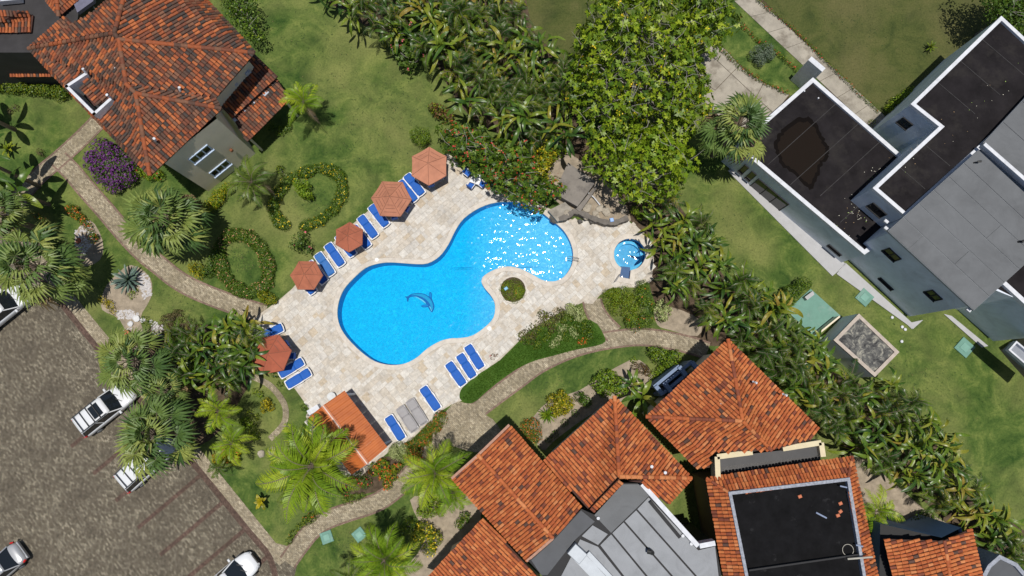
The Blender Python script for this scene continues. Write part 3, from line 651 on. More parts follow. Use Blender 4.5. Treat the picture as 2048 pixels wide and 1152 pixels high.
# lower roof walls and skylight curbs
for x, y in ((574, 203), (498, 275)):
    q = M(); c = P(x, y, 3.2); q.tube([(c.x - .2, c.y + .15, 0), (c.x - .2, c.y + .15, 3.1)], .09, 8); q.build('porch_post', CREAM, hA)
CURB = mat('pale_grey_curb', (0.45, 0.48, 0.55), 0.6, 0.05)
for x, y, z, s in ((493, 143, 4.95, 0.45), (471, 167, 4.95, 0.26), (452, 184, 4.95, 0.26), (531, 186, 3.6, 0.45), (508, 206, 3.6, 0.24), (490, 221, 3.6, 0.24), (470, 240, 3.7, 0.24)):
    q = M(); q.bbox(P(x, y, z), (s, s, 0.3), R(48)); q.build('roof_hatch', CURB, hA)
# terrace set into the roof
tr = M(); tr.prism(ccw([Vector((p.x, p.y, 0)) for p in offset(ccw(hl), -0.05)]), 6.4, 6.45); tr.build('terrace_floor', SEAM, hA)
q = M()
for p_, r_ in ((a(134, 173, 8.4), a(172, 148, 8.4)), (a(134, 173, 8.4), a(189, 228, 8.4)), (a(189, 228, 8.4), a(221, 199, 8.4))):
    d = (r_ - p_).normalized(); q.bar(p_ - d * 0.1 - Vector((0, 0, 0.7)), r_ + d * 0.1 - Vector((0, 0, 0.7)), 0.2, 1.5)
q.build('terrace_parapet', WHITE, hA)
for x, y, ln in ((228, 131, (0.25, -0.3)), (358, 180, (0.1, 0.1)), (308, 279, (0.1, 0)), (169, 143, (0, 0.1)), (217, 192, (0, 0))): pipe(hA, x, y, 8.7 if x < 240 else 8.1, 0.4, 0.08, lean=ln)
# ---------------------------------------------------------------- neighbour above left
hD = house('neighbour_house', 60, 70, 'dark flat-roofed house with small clay-tiled caps at the northwest corner')
q = M(); q.prism(PL([(-150,-120),(175,-110),(155,40),(75,105),(-150,105)], 6.0), 0, 6.0); q.build('wall', [mat('charcoal_felt', (0.03, 0.028, 0.03), 0.8, 0.3, 1)], hD)
rf = Roof(hD, CLAYA, (6, 5, 3, 2, 1, 2), TMA, lim=150)
rf.facet([a(-40, 66, 6.2), a(62, 64, 6.2), a(66, 30, 6.2), a(40, 22, 6.9), a(-40, 22, 6.9)], (0, 1))
rf.facet([a(92, 0, 6.3), a(118, 32, 6.3), a(112, -20, 7.0)], (0, 1)); rf.facet([a(118, 32, 6.3), a(158, -2, 6.3), a(112, -20, 7.0)], (0, 1)); rf.ridge(a(118, 32, 6.3), a(112, -20, 7.0))
rf.facet([a(-60, 111, 3.0), a(95, 110, 3.0), a(75, 72, 3.5), a(-60, 72, 3.5)], (0, 1)); rf.facet([a(20, 153, 2.5), a(112, 152, 2.5), a(85, 116, 3.0), a(20, 116, 3.0)], (0, 1))
rf.finish(); q = M(); q.prism(PL([(135,-30),(190,-30),(190,5),(158,28)], 6.1), 6.0, 6.3); q.build('grey_roof_panel', mat('violet_grey_panel', (0.13, 0.13, 0.19), 0.7), hD)
q = M(); q.bbox(P(20, 0, 6.4), (1.6, 0.35, 0.5), 0.1); q.build('parapet_end', WHITE, hD)
for x, y in ((190, 18), (170, 27)): pipe(hD, x, y, 4.0, 0.5, 0.07)
# ---------------------------------------------------------------- tiled houses, bottom
# gabled house
hB1 = house('gabled_tile_house', 1010, 1000, 'gable-roofed orange tile house whose shadow reaches the path by the bar')
ze, zr = 6.0, 7.5
rW, rN, rE = a(904, 956, ze), a(1018, 850, ze), a(1163, 1015, ze)
g0, g1 = a(956, 910, zr), a(1106, 1076, zr); rS = a(1054, 1121, ze)
rf = Roof(hB1, CLAYB, WB, TMB); rf.facet([rW, rS, g1, g0], (0, 1)); rf.facet([rN, rE, g1, g0], (0, 1)); rf.ridge(g0, g1, 0.13)
rf.facet([a(967, 1036, 4.3), a(1046, 1122, 4.3), a(1110, 1190, 4.3), a(900, 1190, 3.6), a(845, 1166, 3.2)], (4, 0))
rf.finish()
q = M(); q.prism([Vector((p.x, p.y, 0)) for p in offset(ccw([a(915, 956, ze), a(1018, 858, ze), a(1155, 1015, ze), a(1054, 1112, ze)]), 0.5)], 0, 5.85, top=False); q.prism(PL([(905,1090),(975,1050),(1080,1150),(1060,1230),(880,1230)], 0), 0, 3.4, top=False); q.build('wall', CREAM, hB1)
for s0, s1 in ((rW, g0), (g0, rN), (rS, g1)):
    q = M(); q.bar(s0 + Vector((0, 0, 0.06)), s1 + Vector((0, 0, 0.06)), 0.16, 0.12); q.build('verge_mortar', mat('pinkish_mortar', (0.45, 0.25, 0.18), 0.85, 0.2, 5), hB1)
# pyramid-roofed middle house with grey sheets behind
hB2 = house('middle_tile_house', 1230, 920, 'orange tiled house with grey flat roof behind it, between the gabled and hipped houses')
pk = a(1238, 953, 8.0); n2, w2, s2, e2 = a(1229, 794, ze), a(1088, 922, ze), a(1176, 1018, 7.2), a(1383, 956, ze)
rf = Roof(hB2, CLAYB, WB, TMB); rf.facet([w2, n2, pk, s2], (0, 1)); rf.facet([n2, e2, pk], (0, 1)); rf.facet([pk + Vector((0.6, -0.3, -0.2)), e2, a(1335, 1009, 5.9), a(1284, 966, 7.3)], (1, 2))
rf.ridge(n2, pk, 0.14); rf.ridge(pk, e2, 0.14)
rf.facet([a(1243, 966, 7.3), a(1186, 1024, 6.9), a(1181, 1016, 7.1), a(1238, 957, 7.5)], (0, 1)); rf.finish()
q = M(); q.prism(offset(ccw([Vector((p.x, p.y, 0)) for p in (w2, n2, e2, a(1335, 1009, 6), a(1190, 1010, 6))]), 0.5), 0, 5.85, top=False); q.build('wall', CREAM, hB2)
fr = M(); zf = 6.3
fpoly = PL([(1057,1122),(1105,1078),(1163,1018),(1190,1030),(1246,966),(1292,966),(1396,1090),(1430,1084),(1450,1190),(1120,1190)], zf)
fr.prism(fpoly, 0, zf, top=True); fr.build('flat_roof_body', SEAM, hB2)
def sheetpiece(parent, px, z, m, name='roof_sheet', th=0.04):
    s = M(); s.prism(offset(ccw(PL(px, z)), 0.012), z - 0.005, z + th); return s.build(name, m, parent)
sheetpiece(hB2, [(1062,1120),(1107,1080),(1162,1020),(1190,1043),(1150,1080),(1095,1150),(1082,1150)], zf, GREYD)
sheetpiece(hB2, [(1188,1030),(1245,968),(1290,968),(1300,990),(1222,1066)], zf + 0.02, GREYR)
for i, s_ in enumerate((((1185,1050),(1216,1068),(1196,1090),(1163,1072)), ((1160,1078),(1196,1093),(1262,1175),(1110,1175)), ((1200,1090),(1222,1068),(1310,1175),(1266,1175)), ((1224,1066),(1247,1044),(1362,1175),(1314,1175)), ((1249,1042),(1272,1020),(1410,1175),(1366,1175)), ((1274,1018),(1297,994),(1396,1100),(1430,1092),(1440,1175),(1414,1175)))):
    sheetpiece(hB2, s_, zf + 0.03 + 0.002 * i, GREYL)
q = M(); P0, P1, P2 = a(1284, 968, 7.0), a(1396, 1092, 7.0), a(1430, 1086, 7.0)
q.bar(P0 - Vector((0, 0, .3)), P1 - Vector((0, 0, .3)), 0.3, 0.7); q.bar(P1 + Vector((.1, 0, -.3)), P2 - Vector((0, 0, .3)), 0.3, 0.7); q.build('parapet', WHITE, hB2)
DUCT = mat('galvanised_duct', (0.3, 0.33, 0.37), 0.5, 0.08, 2, metal=0.2)
for (x0, y0), (x1, y1), wd in (((1156, 1110), (1196, 1152), 0.75), ((1175, 1105), (1218, 1152), 0.3)):
    q = M(); q.bar(P(x0, y0, zf + 0.25), P(x1 + 8, y1 + 8, zf + 0.25), wd, 0.35); q.build('duct', DUCT, hB2)
q = M(); q.bbox(P(1154, 1106, zf + 0.35), (1.0, 0.8, 0.6), R(-42)); q.build('duct_box', DUCT, hB2)
for x, y in ((1303, 1104),): 
    q = M(); c = P(x, y, zf + 0.1); c.z = zf + .05; q.tube([c, c + Vector((0, 0, .28)), c + Vector((-.15, .1, .42)), c + Vector((-.32, .12, .36))], [.16, .15, .16, .17], 12); q.build('vent_cowl', mat('black_plastic', (0.015, 0.015, 0.015), 0.4), hB2)
q = M(); q.bar(P(1300, 1003, zf + .3), P(1360, 1075, zf + .3), 0.22, 0.12); q.build('cable_tray', SEAM, hB2)
for x, y in ((1196, 1036), (1365, 1071), (1382, 1087), (1150, 1103), (1303, 915+18), (1330, 945)): pipe(hB2, x, y, zf + (0.6 if y < 1000 else 0), 0.25, 0.09)
# hip-roofed house right of it
hB3 = house('hipped_tile_house', 1470, 840, 'hip-roofed orange tile house beside the eastern palm belt')
pk = a(1485, 842, 8.1); n3, w3, e3, s3 = a(1456, 680, ze), a(1293, 833, ze), a(1637, 857, ze), a(1396, 938, ze); he = a(1543, 901, 7.4); k3 = a(1622, 880, 6.3); v3 = a(1420, 935, 6.3); x3 = a(1420, 905, 6.9)
rf = Roof(hB3, CLAYB, WB, TMB); rf.facet([w3, n3, pk], (0, 1)); rf.facet([n3, e3, k3, he, pk], (0, 1)); rf.facet([w3, pk, he, a(1470, 903, 7.0), x3, v3, s3], (6, 0))
rf.ridge(w3, pk, .13); rf.ridge(n3, pk, .13); rf.ridge(pk, he, .13); rf.finish()
q = M(); q.prism(offset(ccw([Vector((p.x, p.y, 0)) for p in (n3, w3, s3, a(1620, 930, 6), e3)]), 0.55), 0, 5.85, top=False); q.build('wall', CREAM, hB3)
q = M(); q.prism(PL([(1424,908),(1520,900),(1638,882),(1643,940),(1428,990)], 5.2), 5.1, 5.2); q.build('balcony_floor', mat('charcoal_tarp', (0.035, 0.033, 0.035), 0.5, 0.3, 2, bmp=0.5), hB3)
q = M(); zz = 6.3
for pr_ in ((((1432, 960), (1430, 912)), ((1430, 912), (1500, 903))), (((1560, 896), (1636, 884)), ((1636, 884), (1640, 912)))):
    q = M()
    for p_, r_ in pr_: q.bar(a(*p_, zz - .5), a(*r_, zz - .5), 0.34, 1.0)
    q.build('balcony_parapet', mat('cream_parapet', (0.62, 0.54, 0.36), 0.8, 0.08), hB3)
q = M(); q.bar(a(1432, 925, 5.9), a(1634, 902, 5.9), 0.6, 0.05); q.build('tarp', mat('grey_tarp', (0.04, 0.039, 0.041), 0.6, 0.2, 1, bmp=0.3, bscale=2), hB3)
# blue-grey planters / stair walls beside it
for i, (x0, y0, x1, y1) in enumerate(((1315, 782, 1366, 740), (1334, 778, 1392, 731))):
    q = M(); A_, B_ = P(x0, y0, 2.6), P(x1, y1, 2.6); d = (B_ - A_).normalized(); n_ = Vector((-d.y, d.x, 0)) * 0.38
    q.bar(A_ + n_ - Vector((0, 0, 1.3)), B_ + n_ - Vector((0, 0, 1.3)), 0.22, 2.6); q.bar(A_ - n_ - Vector((0, 0, 1.3)), B_ - n_ - Vector((0, 0, 1.3)), 0.22, 2.6)
    q.bar(A_ + n_ + d * .1, A_ - n_ + d * .1, 0.3, 0.5); q.bar(B_ + n_ - d * .1, B_ - n_ - d * .1, 0.3, 0.5); q.build('stair_wall', mat('powder_blue_render', (0.16, 0.22, 0.34), 0.7, 0.05), hB3)
for x, y in ((1508, 763), (1568, 788), (1436, 806)): pipe(hB3, x, y, 7.0, 0.3, 0.07, lean=(0.12, -.1))
# black flat roof with tiled skirt
hB4 = house('black_roofed_house', 1580, 1060, 'house with black flat roof inside a skirt of orange tiles')
zb = 7.0; o1, o2, o3, o4 = a(1414, 957, 6.2), a(1704, 914, 6.2), a(1762, 1190, 6.2), a(1455, 1190, 6.2); i1, i2, i3, i4 = a(1459, 986, zb), a(1695, 958, zb), a(1733, 1190, zb), a(1500, 1190, zb)
rf = Roof(hB4, CLAYB, WB, TMB); rf.facet([o1, o2, i2, i1], (0, 1)); rf.facet([o2, o3, i3, i2], (0, 1)); rf.facet([o4, o1, i1, i4], (0, 1)); rf.ridge(o1, i1, .1); rf.ridge(o2, i2, .1); rf.finish()
q = M(); q.prism(offset(ccw([Vector((p.x, p.y, 0)) for p in (o1, o2, o3, o4)]), 0.5), 0, 6.05, top=False); q.build('wall', mat('brown_render', (0.2, 0.13, 0.09), 0.8, 0.1), hB4)
ip = ccw([i1, i2, i3, i4]); q = M(); q.poly([ip], 6.82); q.build('flat_roof', mat('scuffed_black_felt', (0.007, 0.007, 0.008), 0.8, 0.4, 1.2, spec=0.08, stain=((0.03, 0.03, 0.032), 1.4, 0.62)), hB4)
q = M(); q.ring([Vector((p.x, p.y, 0)) for p in offset(ip, -0.1)], 0.2, 6.7, 7.15); q.build('roof_kerb', mat('chalky_kerb', (0.27, 0.29, 0.34), 0.8, 0.35, 6), hB4)
q = M(); q.bar(a(1497, 1140, 7.0), a(1727, 1107, 7.0), 0.1, 0.25); q.build('roof_upstand', SEAM, hB4)
q = M(); q.tube([a(1695, 1118, 7.3), a(1745, 1114, 7.5)], 0.06, 8); q.tube([a(1696, 1100, 6.9) + Vector((.35 * math.cos(t), .35 * math.sin(t), 0)) for t in np.linspace(0, 6.2, 20)], 0.02, 6); q.build('cable_coil', mat('grey_cable', (0.4, 0.38, 0.33), 0.6), hB4)
DEB = mat('clay_debris', (0.5, 0.16, 0.08), 0.8)
for i, (x, y, lb) in enumerate(((1600, 993, 'broken clay tile lying alone near the north kerb of the black roof'), (1681, 1007, 'clay fragment highest of the trio near the east kerb of the black roof'), (1681, 1023, 'clay fragment in the middle of the trio on the black roof'), (1676, 1031, 'lowest clay fragment of the trio on the black roof'))):
    q = M(); q.bbox(P(x, y, 6.86), (0.24, 0.2, 0.08), random.random()); q.build('broken_tile', DEB, label=lb, cat='tile fragment')
q = M(); q.tube([a(1632, 1025, 6.9), a(1653, 1036, 6.9)], 0.055, 8); q.build('loose_pipe', mat('bluish_pipe', (0.25, 0.3, 0.42), 0.4), label='loose bluish pipe lying on the black flat roof', cat='pipe')
for x, y in ((1680, 972), (1712, 1090)): q = M(); q.tube([a(x, y, 7.2), a(x + 14, y + 3, 7.25)], 0.05, 8); q.build('drain_spout', MATS['bluish_pipe'], hB4)
# small house bottom right
hB6 = house('corner_tile_house', 1860, 1110, 'small tiled house with blue end wall at the southeast corner')
rf = Roof(hB6, CLAYB, WB, TMB); c1, c2, c3, c4, c5 = a(1768, 1078, 5.6), a(1888, 1082, 5.6), a(1905, 1190, 6.0), a(1775, 1190, 5.2), a(1942, 1058, 5.2)
rf.facet([c1, c2, c3, a(1795, 1190, 5.0)], (3, 0)); rf.facet([c2, c5, a(1972, 1190, 5.1), c3], (1, 2)); rf.ridge(c2, c3, .12); rf.finish()
bw6 = PL([(1762,1048),(1885,1076),(1925,1056),(1950,1180),(1760,1180)], 5.0); q = M(); q.prism(bw6, 0, 4.9, top=False); q.build('wall', mat('denim_blue_render', (0.16, 0.26, 0.44), 0.8, 0.06), hB6); q = M(); q.poly([ccw(bw6)], 4.5); q.build('dark_shade_sheet', SEAM, hB6)  # dark sheet added inside the walls, its black stands in for shade
q = M(); q.ring(PL([(1960,1150),(1972,1128),(1995,1108),(2030,1125),(2060,1160),(2060,1230),(1960,1230)], 5.0), 0.25, 0, 5.2); q.build('curved_parapet', mat('chalky_kerb', (0.4, 0.4, 0.45)), hB6)
q = M(); q.poly([ccw(PL([(1960,1150),(1972,1128),(1995,1108),(2030,1125),(2060,1160),(2060,1230),(1960,1230)], 4.9))], 4.95); q.build('curved_roof', GREYD, hB6)
# ---------------------------------------------------------------- grey modern villa, right
hC = house('modern_villa', 1750, 330, 'grey modern villa with black and grey flat roofs at the east side')
zc = 3.6; c1 = PL([(1626,156),(1800,308),(1850,380),(1730,506),(1472,290)], zc); c1 = PL([(1626,156),(1805,312),(1880,330),(1800,460),(1729,508),(1472,291)], zc)
q = M(); q.prism(c1, 0, zc - 0.25); q.build('garage_wall', GREYW, hC)
c1c = ccw(c1); q = M(); q.poly([offset(c1c, 0.1)], zc - 0.2); q.build('black_flat_roof', BLACKR, hC)
q = M(); q.ring([Vector((p.x, p.y, 0)) for p in offset(c1c, -0.04)], 0.3, zc - 0.3, zc); q.build('parapet', WHITE, hC)
pond = smooth([(1548,290),(1560,262),(1590,240),(1622,235),(1640,262),(1655,290),(1658,310),(1642,335),(1628,372),(1618,378),(1590,350),(1560,325)], 3, True)
pond = [(x + random.uniform(-3, 3), y + random.uniform(-3, 3)) for x, y in smooth(pond, 2, True)]
m, nt, b = node_mat('rain_puddle'); b.inputs['Base Color'].default_value = (0.0065, 0.0045, 0.003, 1); b.inputs['Roughness'].default_value = 0.15; b.inputs['Specular IOR Level'].default_value = 0.2
q = M(); q.poly([ccw(PL(pond, zc - 0.19))], zc - 0.194); q.build('puddle_rim', m, hC)
m2, nt, b2 = node_mat('muddy_puddle'); b2.inputs['Base Color'].default_value = (0.0135, 0.009, 0.0055, 1); b2.inputs['Roughness'].default_value = 0.15; b2.inputs['Specular IOR Level'].default_value = .25
q = M(); q.poly([ccw(PL([(1602 + (x - 1602) * .86, 303 + (y - 303) * .86) for x, y in pond], zc - 0.19))], zc - 0.188); q.build('rain_puddle', m2, hC)
q = M(); q.box(P(1604, 143, 1.7), (0.3, 0.3, 0.1)); q = M(); q.bar(P(1601, 137, 1.75), P(1628, 160, 1.75), 0.4, 3.4); q.build('entrance_screen', WHITE, hC)
# upper block
zu = 6.6; up_ = [(2003,33),(1823,208),(1880,253),(1747,376),(1812,432),(2100,170),(2140,160)]
u1 = PL(up_, zu); q = M(); q.prism(u1, 0, zu - 0.25); q.build('upper_wall', GREYW, hC)
u1c = ccw(u1); q = M(); q.poly([offset(u1c, 0.1)], zu - 0.2); q.build('upper_black_roof', BLACKR, hC)
q = M(); q.ring([Vector((p.x, p.y, 0)) for p in offset(u1c, -0.04)], 0.26, zu - 0.3, zu); q.build('upper_parapet', WHITE, hC)
def seams(parent, lines, z, nm='roof_seam'):
    for (p_, q_) in lines: k = M(); k.bar(P(*p_, z), P(*q_, z), .05, .02); k.build(nm, mat('worn_felt_seam', (.027, .025, .026), .8, .5, 3), parent)
seams(hC, [((1680, 200), (1535, 330)), ((1725, 240), (1580, 370)), ((1768, 276), (1640, 392)), ((1790, 345), (1680, 445))], zc - .19)
seams(hC, [((1960, 75), (2048, 150)), ((1915, 117), (2000, 190)), ((1870, 160), (1950, 228)), ((1850, 290), (1900, 332)), ((1800, 335), (1850, 378))], zu - .19)
# grey sheet roofs
def sheets(parent, quad, z, nst, m, body=True, wallm=GREYW, ov=0.25):
    a_, b_, c_, d_ = [P(x, y, z) for x, y in quad]
    if body:
        q = M(); q.prism([Vector((p.x, p.y, 0)) for p in offset(ccw([a_, b_, c_, d_]), ov)], 0, z - 0.2); q.build('sheet_roof_wall', wallm, parent)
    q = M(); q.prism([a_, b_, c_, d_], z - 0.2, z - 0.02, bottom=True); q.build('roof_slab', mat('slab_edge_grey', (0.25, 0.27, 0.3), 0.7), parent)
    for i in range(nst):
        t0, t1 = i / nst + 0.0025, (i + 1) / nst - 0.0025; breaks = [0.002] + sorted(random.uniform(0.2, 0.8) for _ in range(random.choice((0, 1, 1)))) + [0.998]
        for s0, s1 in zip(breaks, breaks[1:]):
            f = lambda s, t: (a_.lerp(b_, s)).lerp(d_.lerp(c_, s), t)
            k = M(); k.prism([f(s0 + .001, t0), f(s1 - .001, t0), f(s1 - .001, t1), f(s0 + .001, t1)], z - 0.02, z + 0.02 + random.uniform(0, 0.01)); k.build('roof_sheet', m, parent)
sheets(hC, [(1957,299),(2130,455),(1948,622),(1777,463)][0:1] + [(2130,455),(1948,621),(1777,461)], 7.6, 1, GREYR) if False else None
a4 = [(1957,300),(2128,458),(1948,621),(1776,462)]
sheets(hC, [a4[3], a4[2], a4[1], a4[0]], 7.4, 6, GREYR)
sheets(hC, [(1966,286),(2140,440),(2300,280),(2120,120)], 7.0, 4, GREYR)
q = M(); q.bar(P(1964, 290, 7.3), P(2140, 444, 7.3), 0.25, 0.5); q.build('sheet_roof_parapet', WHITE, hC)
# low dark roof and far wing below it
wz = 6.4; wq = [(1995,560),(2010,575),(2032,592),(2140,500),(2120,430)]
q = M(); q.prism(PL([(1940,560),(2040,600),(2120,670),(2200,600),(2120,430)], wz), 0, wz); q.build('far_wing_wall', GREYW, hC)
q = M(); q.poly([ccw(PL([(1960,560),(2040,600),(2120,670),(2200,600),(2120,430)], wz + 0.01))], wz + 0.012); q.build('far_wing_roof', BLACKR, hC)
q = M(); q.bar(P(2004, 566, wz + .1), P(2120, 672, wz + .1), 0.3, 0.4); q.build('far_wing_parapet', WHITE, hC)
hz = 3.6
q = M(); q.prism(PL([(2013,701),(2028,684),(2109,750),(2095,770)], hz), 3.2, hz); q.build('balcony', mat('balcony_grey', (0.24, 0.26, 0.3), .7), hC)
q = M(); q.ring(PL([(2012,700),(2028,682),(2110,750),(2095,772)], hz + .1), 0.12, hz, hz + 0.35); q.build('balcony_rim', WHITE, hC)
q = M(); q.prism(PL([(2000,700),(2030,735),(2080,790),(2140,740),(2050,670)], 0), 0, 3.2); q.build('porch_block', mat('taupe_render', (0.2, 0.17, 0.15), .8), hC)
# aprons and windows
ap = M(); ap.poly([ccw(PL([(1455,342),(1467,336),(1484,345),(1690,528),(1665,551)]))], 0.09); ap.poly([ccw(PL([(1672,548),(1690,526),(1822,645),(1845,640),(1825,658)]))], 0.09); ap.poly([ccw(PL([(1886,628),(1902,632),(1975,692),(1962,695)]))], 0.09); 
ap.strip(PL([(1460,345),(1665,551),(1690,530),(1824,657)]), 0.15, 0.085, th=0.085); ap.build('apron', APRON, hC)
for (wa, wb), lst in ((((c1[5], c1[4])), [((1655, 488), (1684, 512), 0.0, 1, SEAM)]),):
    pass
def wpx(A, B, p0, p1, hgt, frame, panes, fw=0.05):
    t0, h0 = PW(*p0, A, B); t1, h1 = PW(*p1, A, B); t0, t1 = sorted((t0, t1)); hm = (h0 + h1) / 2
    window(hC, A, B, t0, t1, hm - hgt / 2, hm + hgt / 2, frame, panes, fw)
A1, B1 = c1[5], c1[4]
wpx(A1, B1, (1656, 490), (1683, 510), 0.35, SEAM, 1, 0.04)
wpx(A1, B1, (1506, 367), (1572, 412), 1.9, SEAM, 3, 0.06); wpx(A1, B1, (1484, 335), (1491, 342), 1.6, SEAM, 1, 0.05); wpx(A1, B1, (1498, 348), (1506, 356), 1.6, SEAM, 1, 0.05)
A2, B2 = PL([a4[3], a4[2]], 7.4); o_ = offset(ccw(PL(a4, 7.4)), 0.25)
dd = (B2 - A2).normalized(); nn_ = Vector((-dd.y, dd.x, 0)); nn_ = nn_ if nn_.dot(P(1950, 460) - A2) > 0 else -nn_; A2 = A2 + nn_ * 0.25; B2 = B2 + nn_ * 0.25
wpx(A2, B2, (1767, 500), (1801, 518), 0.9, SEAM, 2, 0.06); wpx(A2, B2, (1758, 556), (1787, 579), 0.3, SEAM, 1, 0.04); wpx(A2, B2, (1850, 583), (1884, 598), 0.95, SEAM, 2, 0.06)
A3, B3 = u1[3], u1[4]; wpx(A3, B3, (1738, 410), (1770, 430), 0.9, SEAM, 2, 0.06)
A4, B4 = u1[1], u1[2]; wpx(A4, B4, (1792, 245), (1828, 248), 0.9, SEAM, 2, 0.06)
for x, y, z in ((1772, 457, 6.9), (1937, 620, 6.9), (1772, 443, 6.2)): q = M(); q.bbox(P(x, y, z), (0.3, 0.22, 0.2), R(-42)); q.build('wall_light', WHITE, hC)
q = M(); c = P(2036, 484, 7.4); q.tube([c, c + Vector((0.1, 0, .3)), c + Vector((.3, 0, .35))], 0.09, 8); c = P(1947, 326, 7.4); q.tube([c, c + Vector((0.1, 0, .3)), c + Vector((.3, 0, .35))], 0.07, 8); q.build('roof_outlet', MATS['black_plastic'], hC)
for x, y in ((1608, 183), (1636, 197)): pipe(hC, x, y, zc - .2, 0.2, 0.05)
# leaf litter on the black roofs: too many to count
lt = M()
for _ in range(150):
    if random.random() < .75: t = random.random(); x, y = 1770 - 75 * t + random.gauss(0, 14), 340 + 110 * t + random.gauss(0, 13); z = zc - 0.18
    else: x, y, z = random.uniform(1800, 2040), 0, zu - 0.18; y = 470 - (x - 1740) * 0.85 - random.uniform(40, 110)
    c = P(x, y, z); s = random.uniform(0.02, 0.045); lt.box(c, (s, s * 1.5, 0.01), random.random() * 3, random.choices((0, 1, 2), (5, 2, 2))[0])
lt.build('leaf_litter', [mat('dry_leaf', (0.5, 0.48, 0.4)), mat('green_leaf_bit', (0.3, 0.45, 0.1)), mat('brown_leaf', (0.3, 0.2, 0.1))], kind='stuff', label='fallen leaves scattered over the black flat roofs')
# ---------------------------------------------------------------- utility shed
hS = house('utility_shed', 1730, 680, 'square utility shed with blotchy weathered roof by the eastern lawn', 'shed')
zs = 2.6; s4 = [(1718,627),(1799,704),(1750,754),(1667,680)]; sp = ccw(PL(s4, zs))
q = M(); q.prism(sp, 0, zs - .15); q.build('wall', mat('pale_shed_render', (.82, .87, .92), .8, .05), hS)
m, nt, b = node_mat('blotchy_roof'); n1 = noise(nt, 1.6, 8, 0.75, dist=1.0); nt.links.new(ramp(nt, n1, [(0.4, (0.025, 0.025, 0.027)), (0.52, (0.11, 0.11, 0.105)), (0.66, (0.4, 0.38, 0.31))]), b.inputs['Base Color']); b.inputs['Roughness'].default_value = 0.9
q = M(); q.poly([offset(sp, 0.1)], zs - .12); q.build('flat_roof', m, hS)
q = M(); q.ring([Vector((p.x, p.y, 0)) for p in sp], 0.25, zs - .2, zs); q.build('kerb', mat('dusty_kerb', (0.42, 0.36, 0.31), .8, .2, 3), hS)
TEAL = mat('faded_teal_paint', (0.13, 0.27, 0.22), 0.75, 0.12, 1.2, stain=((0.2, 0.3, 0.26), 0.8, 0.55))
q = M(); q.prism(PL([(1572,622),(1620,578),(1680,632),(1628,674)]), 0, 0.12); q.build('teal_pad', TEAL, label='teal painted concrete pad beside the utility shed', cat='concrete pad')
q = M(); q.prism(PL([(1603,596),(1619,584),(1622,591),(1608,602)], 0), 0, 0.6); q.build('utility_box', APRON, label='small pale box at the top of the teal pad', cat='utility box')
q = M(); q.bar(P(1632, 668, .6), P(1674, 634, .6), 0.12, 0.9); q.build('low_wall', mat('cream_wall_render'  , (.5, .43, .31)), label='narrow cream wall between the teal pad and the shed', cat='wall')
def lid(px, py, rz, s, label):
    o = empty('inspection_cover', P(px, py), R(rz), label=label, cat='utility cover')
    q = M(); q.bbox((0, 0, 0.06), (s, s, 0.12), bv=0.02); q.build('cover', TEAL, o, local=True)
    q = M(); q.bbox((0, 0, 0.135), (s * .5, s * .5, 0.03), bv=0.01)
    for x, y in ((-.35, .35), (.35, -.35)): q.tube([(x * s, y * s, .12), (x * s, y * s, .15)], 0.05, 8)
    q.build('hatch', mat('teal_hatch', (0.16, 0.33, 0.27), .6, .1, 2), o, local=True)
lid(1728, 595, 46, 1.05, 'square teal cover in the grass above the utility shed'); lid(1928, 695, 46, 1.15, 'square teal cover in the grass beside the far wing of the grey villa')
lid(654, 1074, 20, 0.85, 'green square cover in the grass close to the winding path'); lid(719, 1069, 40, 0.85, 'green square cover half under a palm, beside another cover')
for i, (x, y) in enumerate(((1783, 635), (1803, 654), (1809, 659), (1802, 683))):
    q = M(); c = P(x, y); q.tube([c, c + Vector((0, 0, .12))], 0.09, 10); q.tube([c + Vector((0, 0, .12)), c + Vector((0, 0, .16))], [0.12, 0.08], 10)
    q.build('garden_light', WHITE, label=('round white ground light nearest the villa apron', 'upper white ground light of a close pair', 'lower white ground light of a close pair', 'lone white ground light beside the shed corner')[i], cat='garden light')
# ---------------------------------------------------------------- bar with orange metal roof
hR = house('pool_bar', 700, 865, 'open pool bar under an orange corrugated metal gable roof', 'bar')
z0, z1 = 2.6, 3.15; bn, be, bw_, bs = a(689, 781, z0), a(775, 894, z0), a(617, 835, z0), a(703, 950, z0); q0, q1 = a(646, 811, z1), a(735, 928, z1)
m, nt, b = node_mat('orange_metal'); b.inputs['Base Color'].default_value = (0.44, 0.12, 0.022, 1); b.inputs['Roughness'].default_value = 0.5
nt.links.new(ramp(nt, noise(nt, 1.2, 5), [(0.3, (0.37, 0.09, 0.018)), (0.7, (0.5, 0.135, 0.026))]), b.inputs['Base Color'])
OM = m
def corr(A, B, C, D, n):
    """corrugated sheet, ribs run from edge AB (eave) to DC (ridge)"""
    o = M(); vs = []; N = n * 4
    for i in range(N + 1):
        t = i / N; h = (0, 0.03, 0.03, 0)[i % 4]
        for p in (A.lerp(B, t), D.lerp(C, t)): vs.append(p + Vector((0, 0, h)))
    o.add(vs, [(2 * i, 2 * i + 2, 2 * i + 3, 2 * i + 1) for i in range(N)]); return o
for A_, B_, C_, D_ in ((bn, be, q1, q0), (bw_, bs, q1, q0)):
    for i in range(5):
        t0, t1 = i / 5, (i + 1) / 5 - 0.002
        corr(A_.lerp(B_, t0), A_.lerp(B_, t1), D_.lerp(C_, t1), D_.lerp(C_, t0), 3).build('roof_panel', OM, hR)
q = M(); q.bar(q0 + Vector((0, 0, .04)), q1 + Vector((0, 0, .04)), 0.3, 0.03); q.build('ridge_flashing', OM, hR)
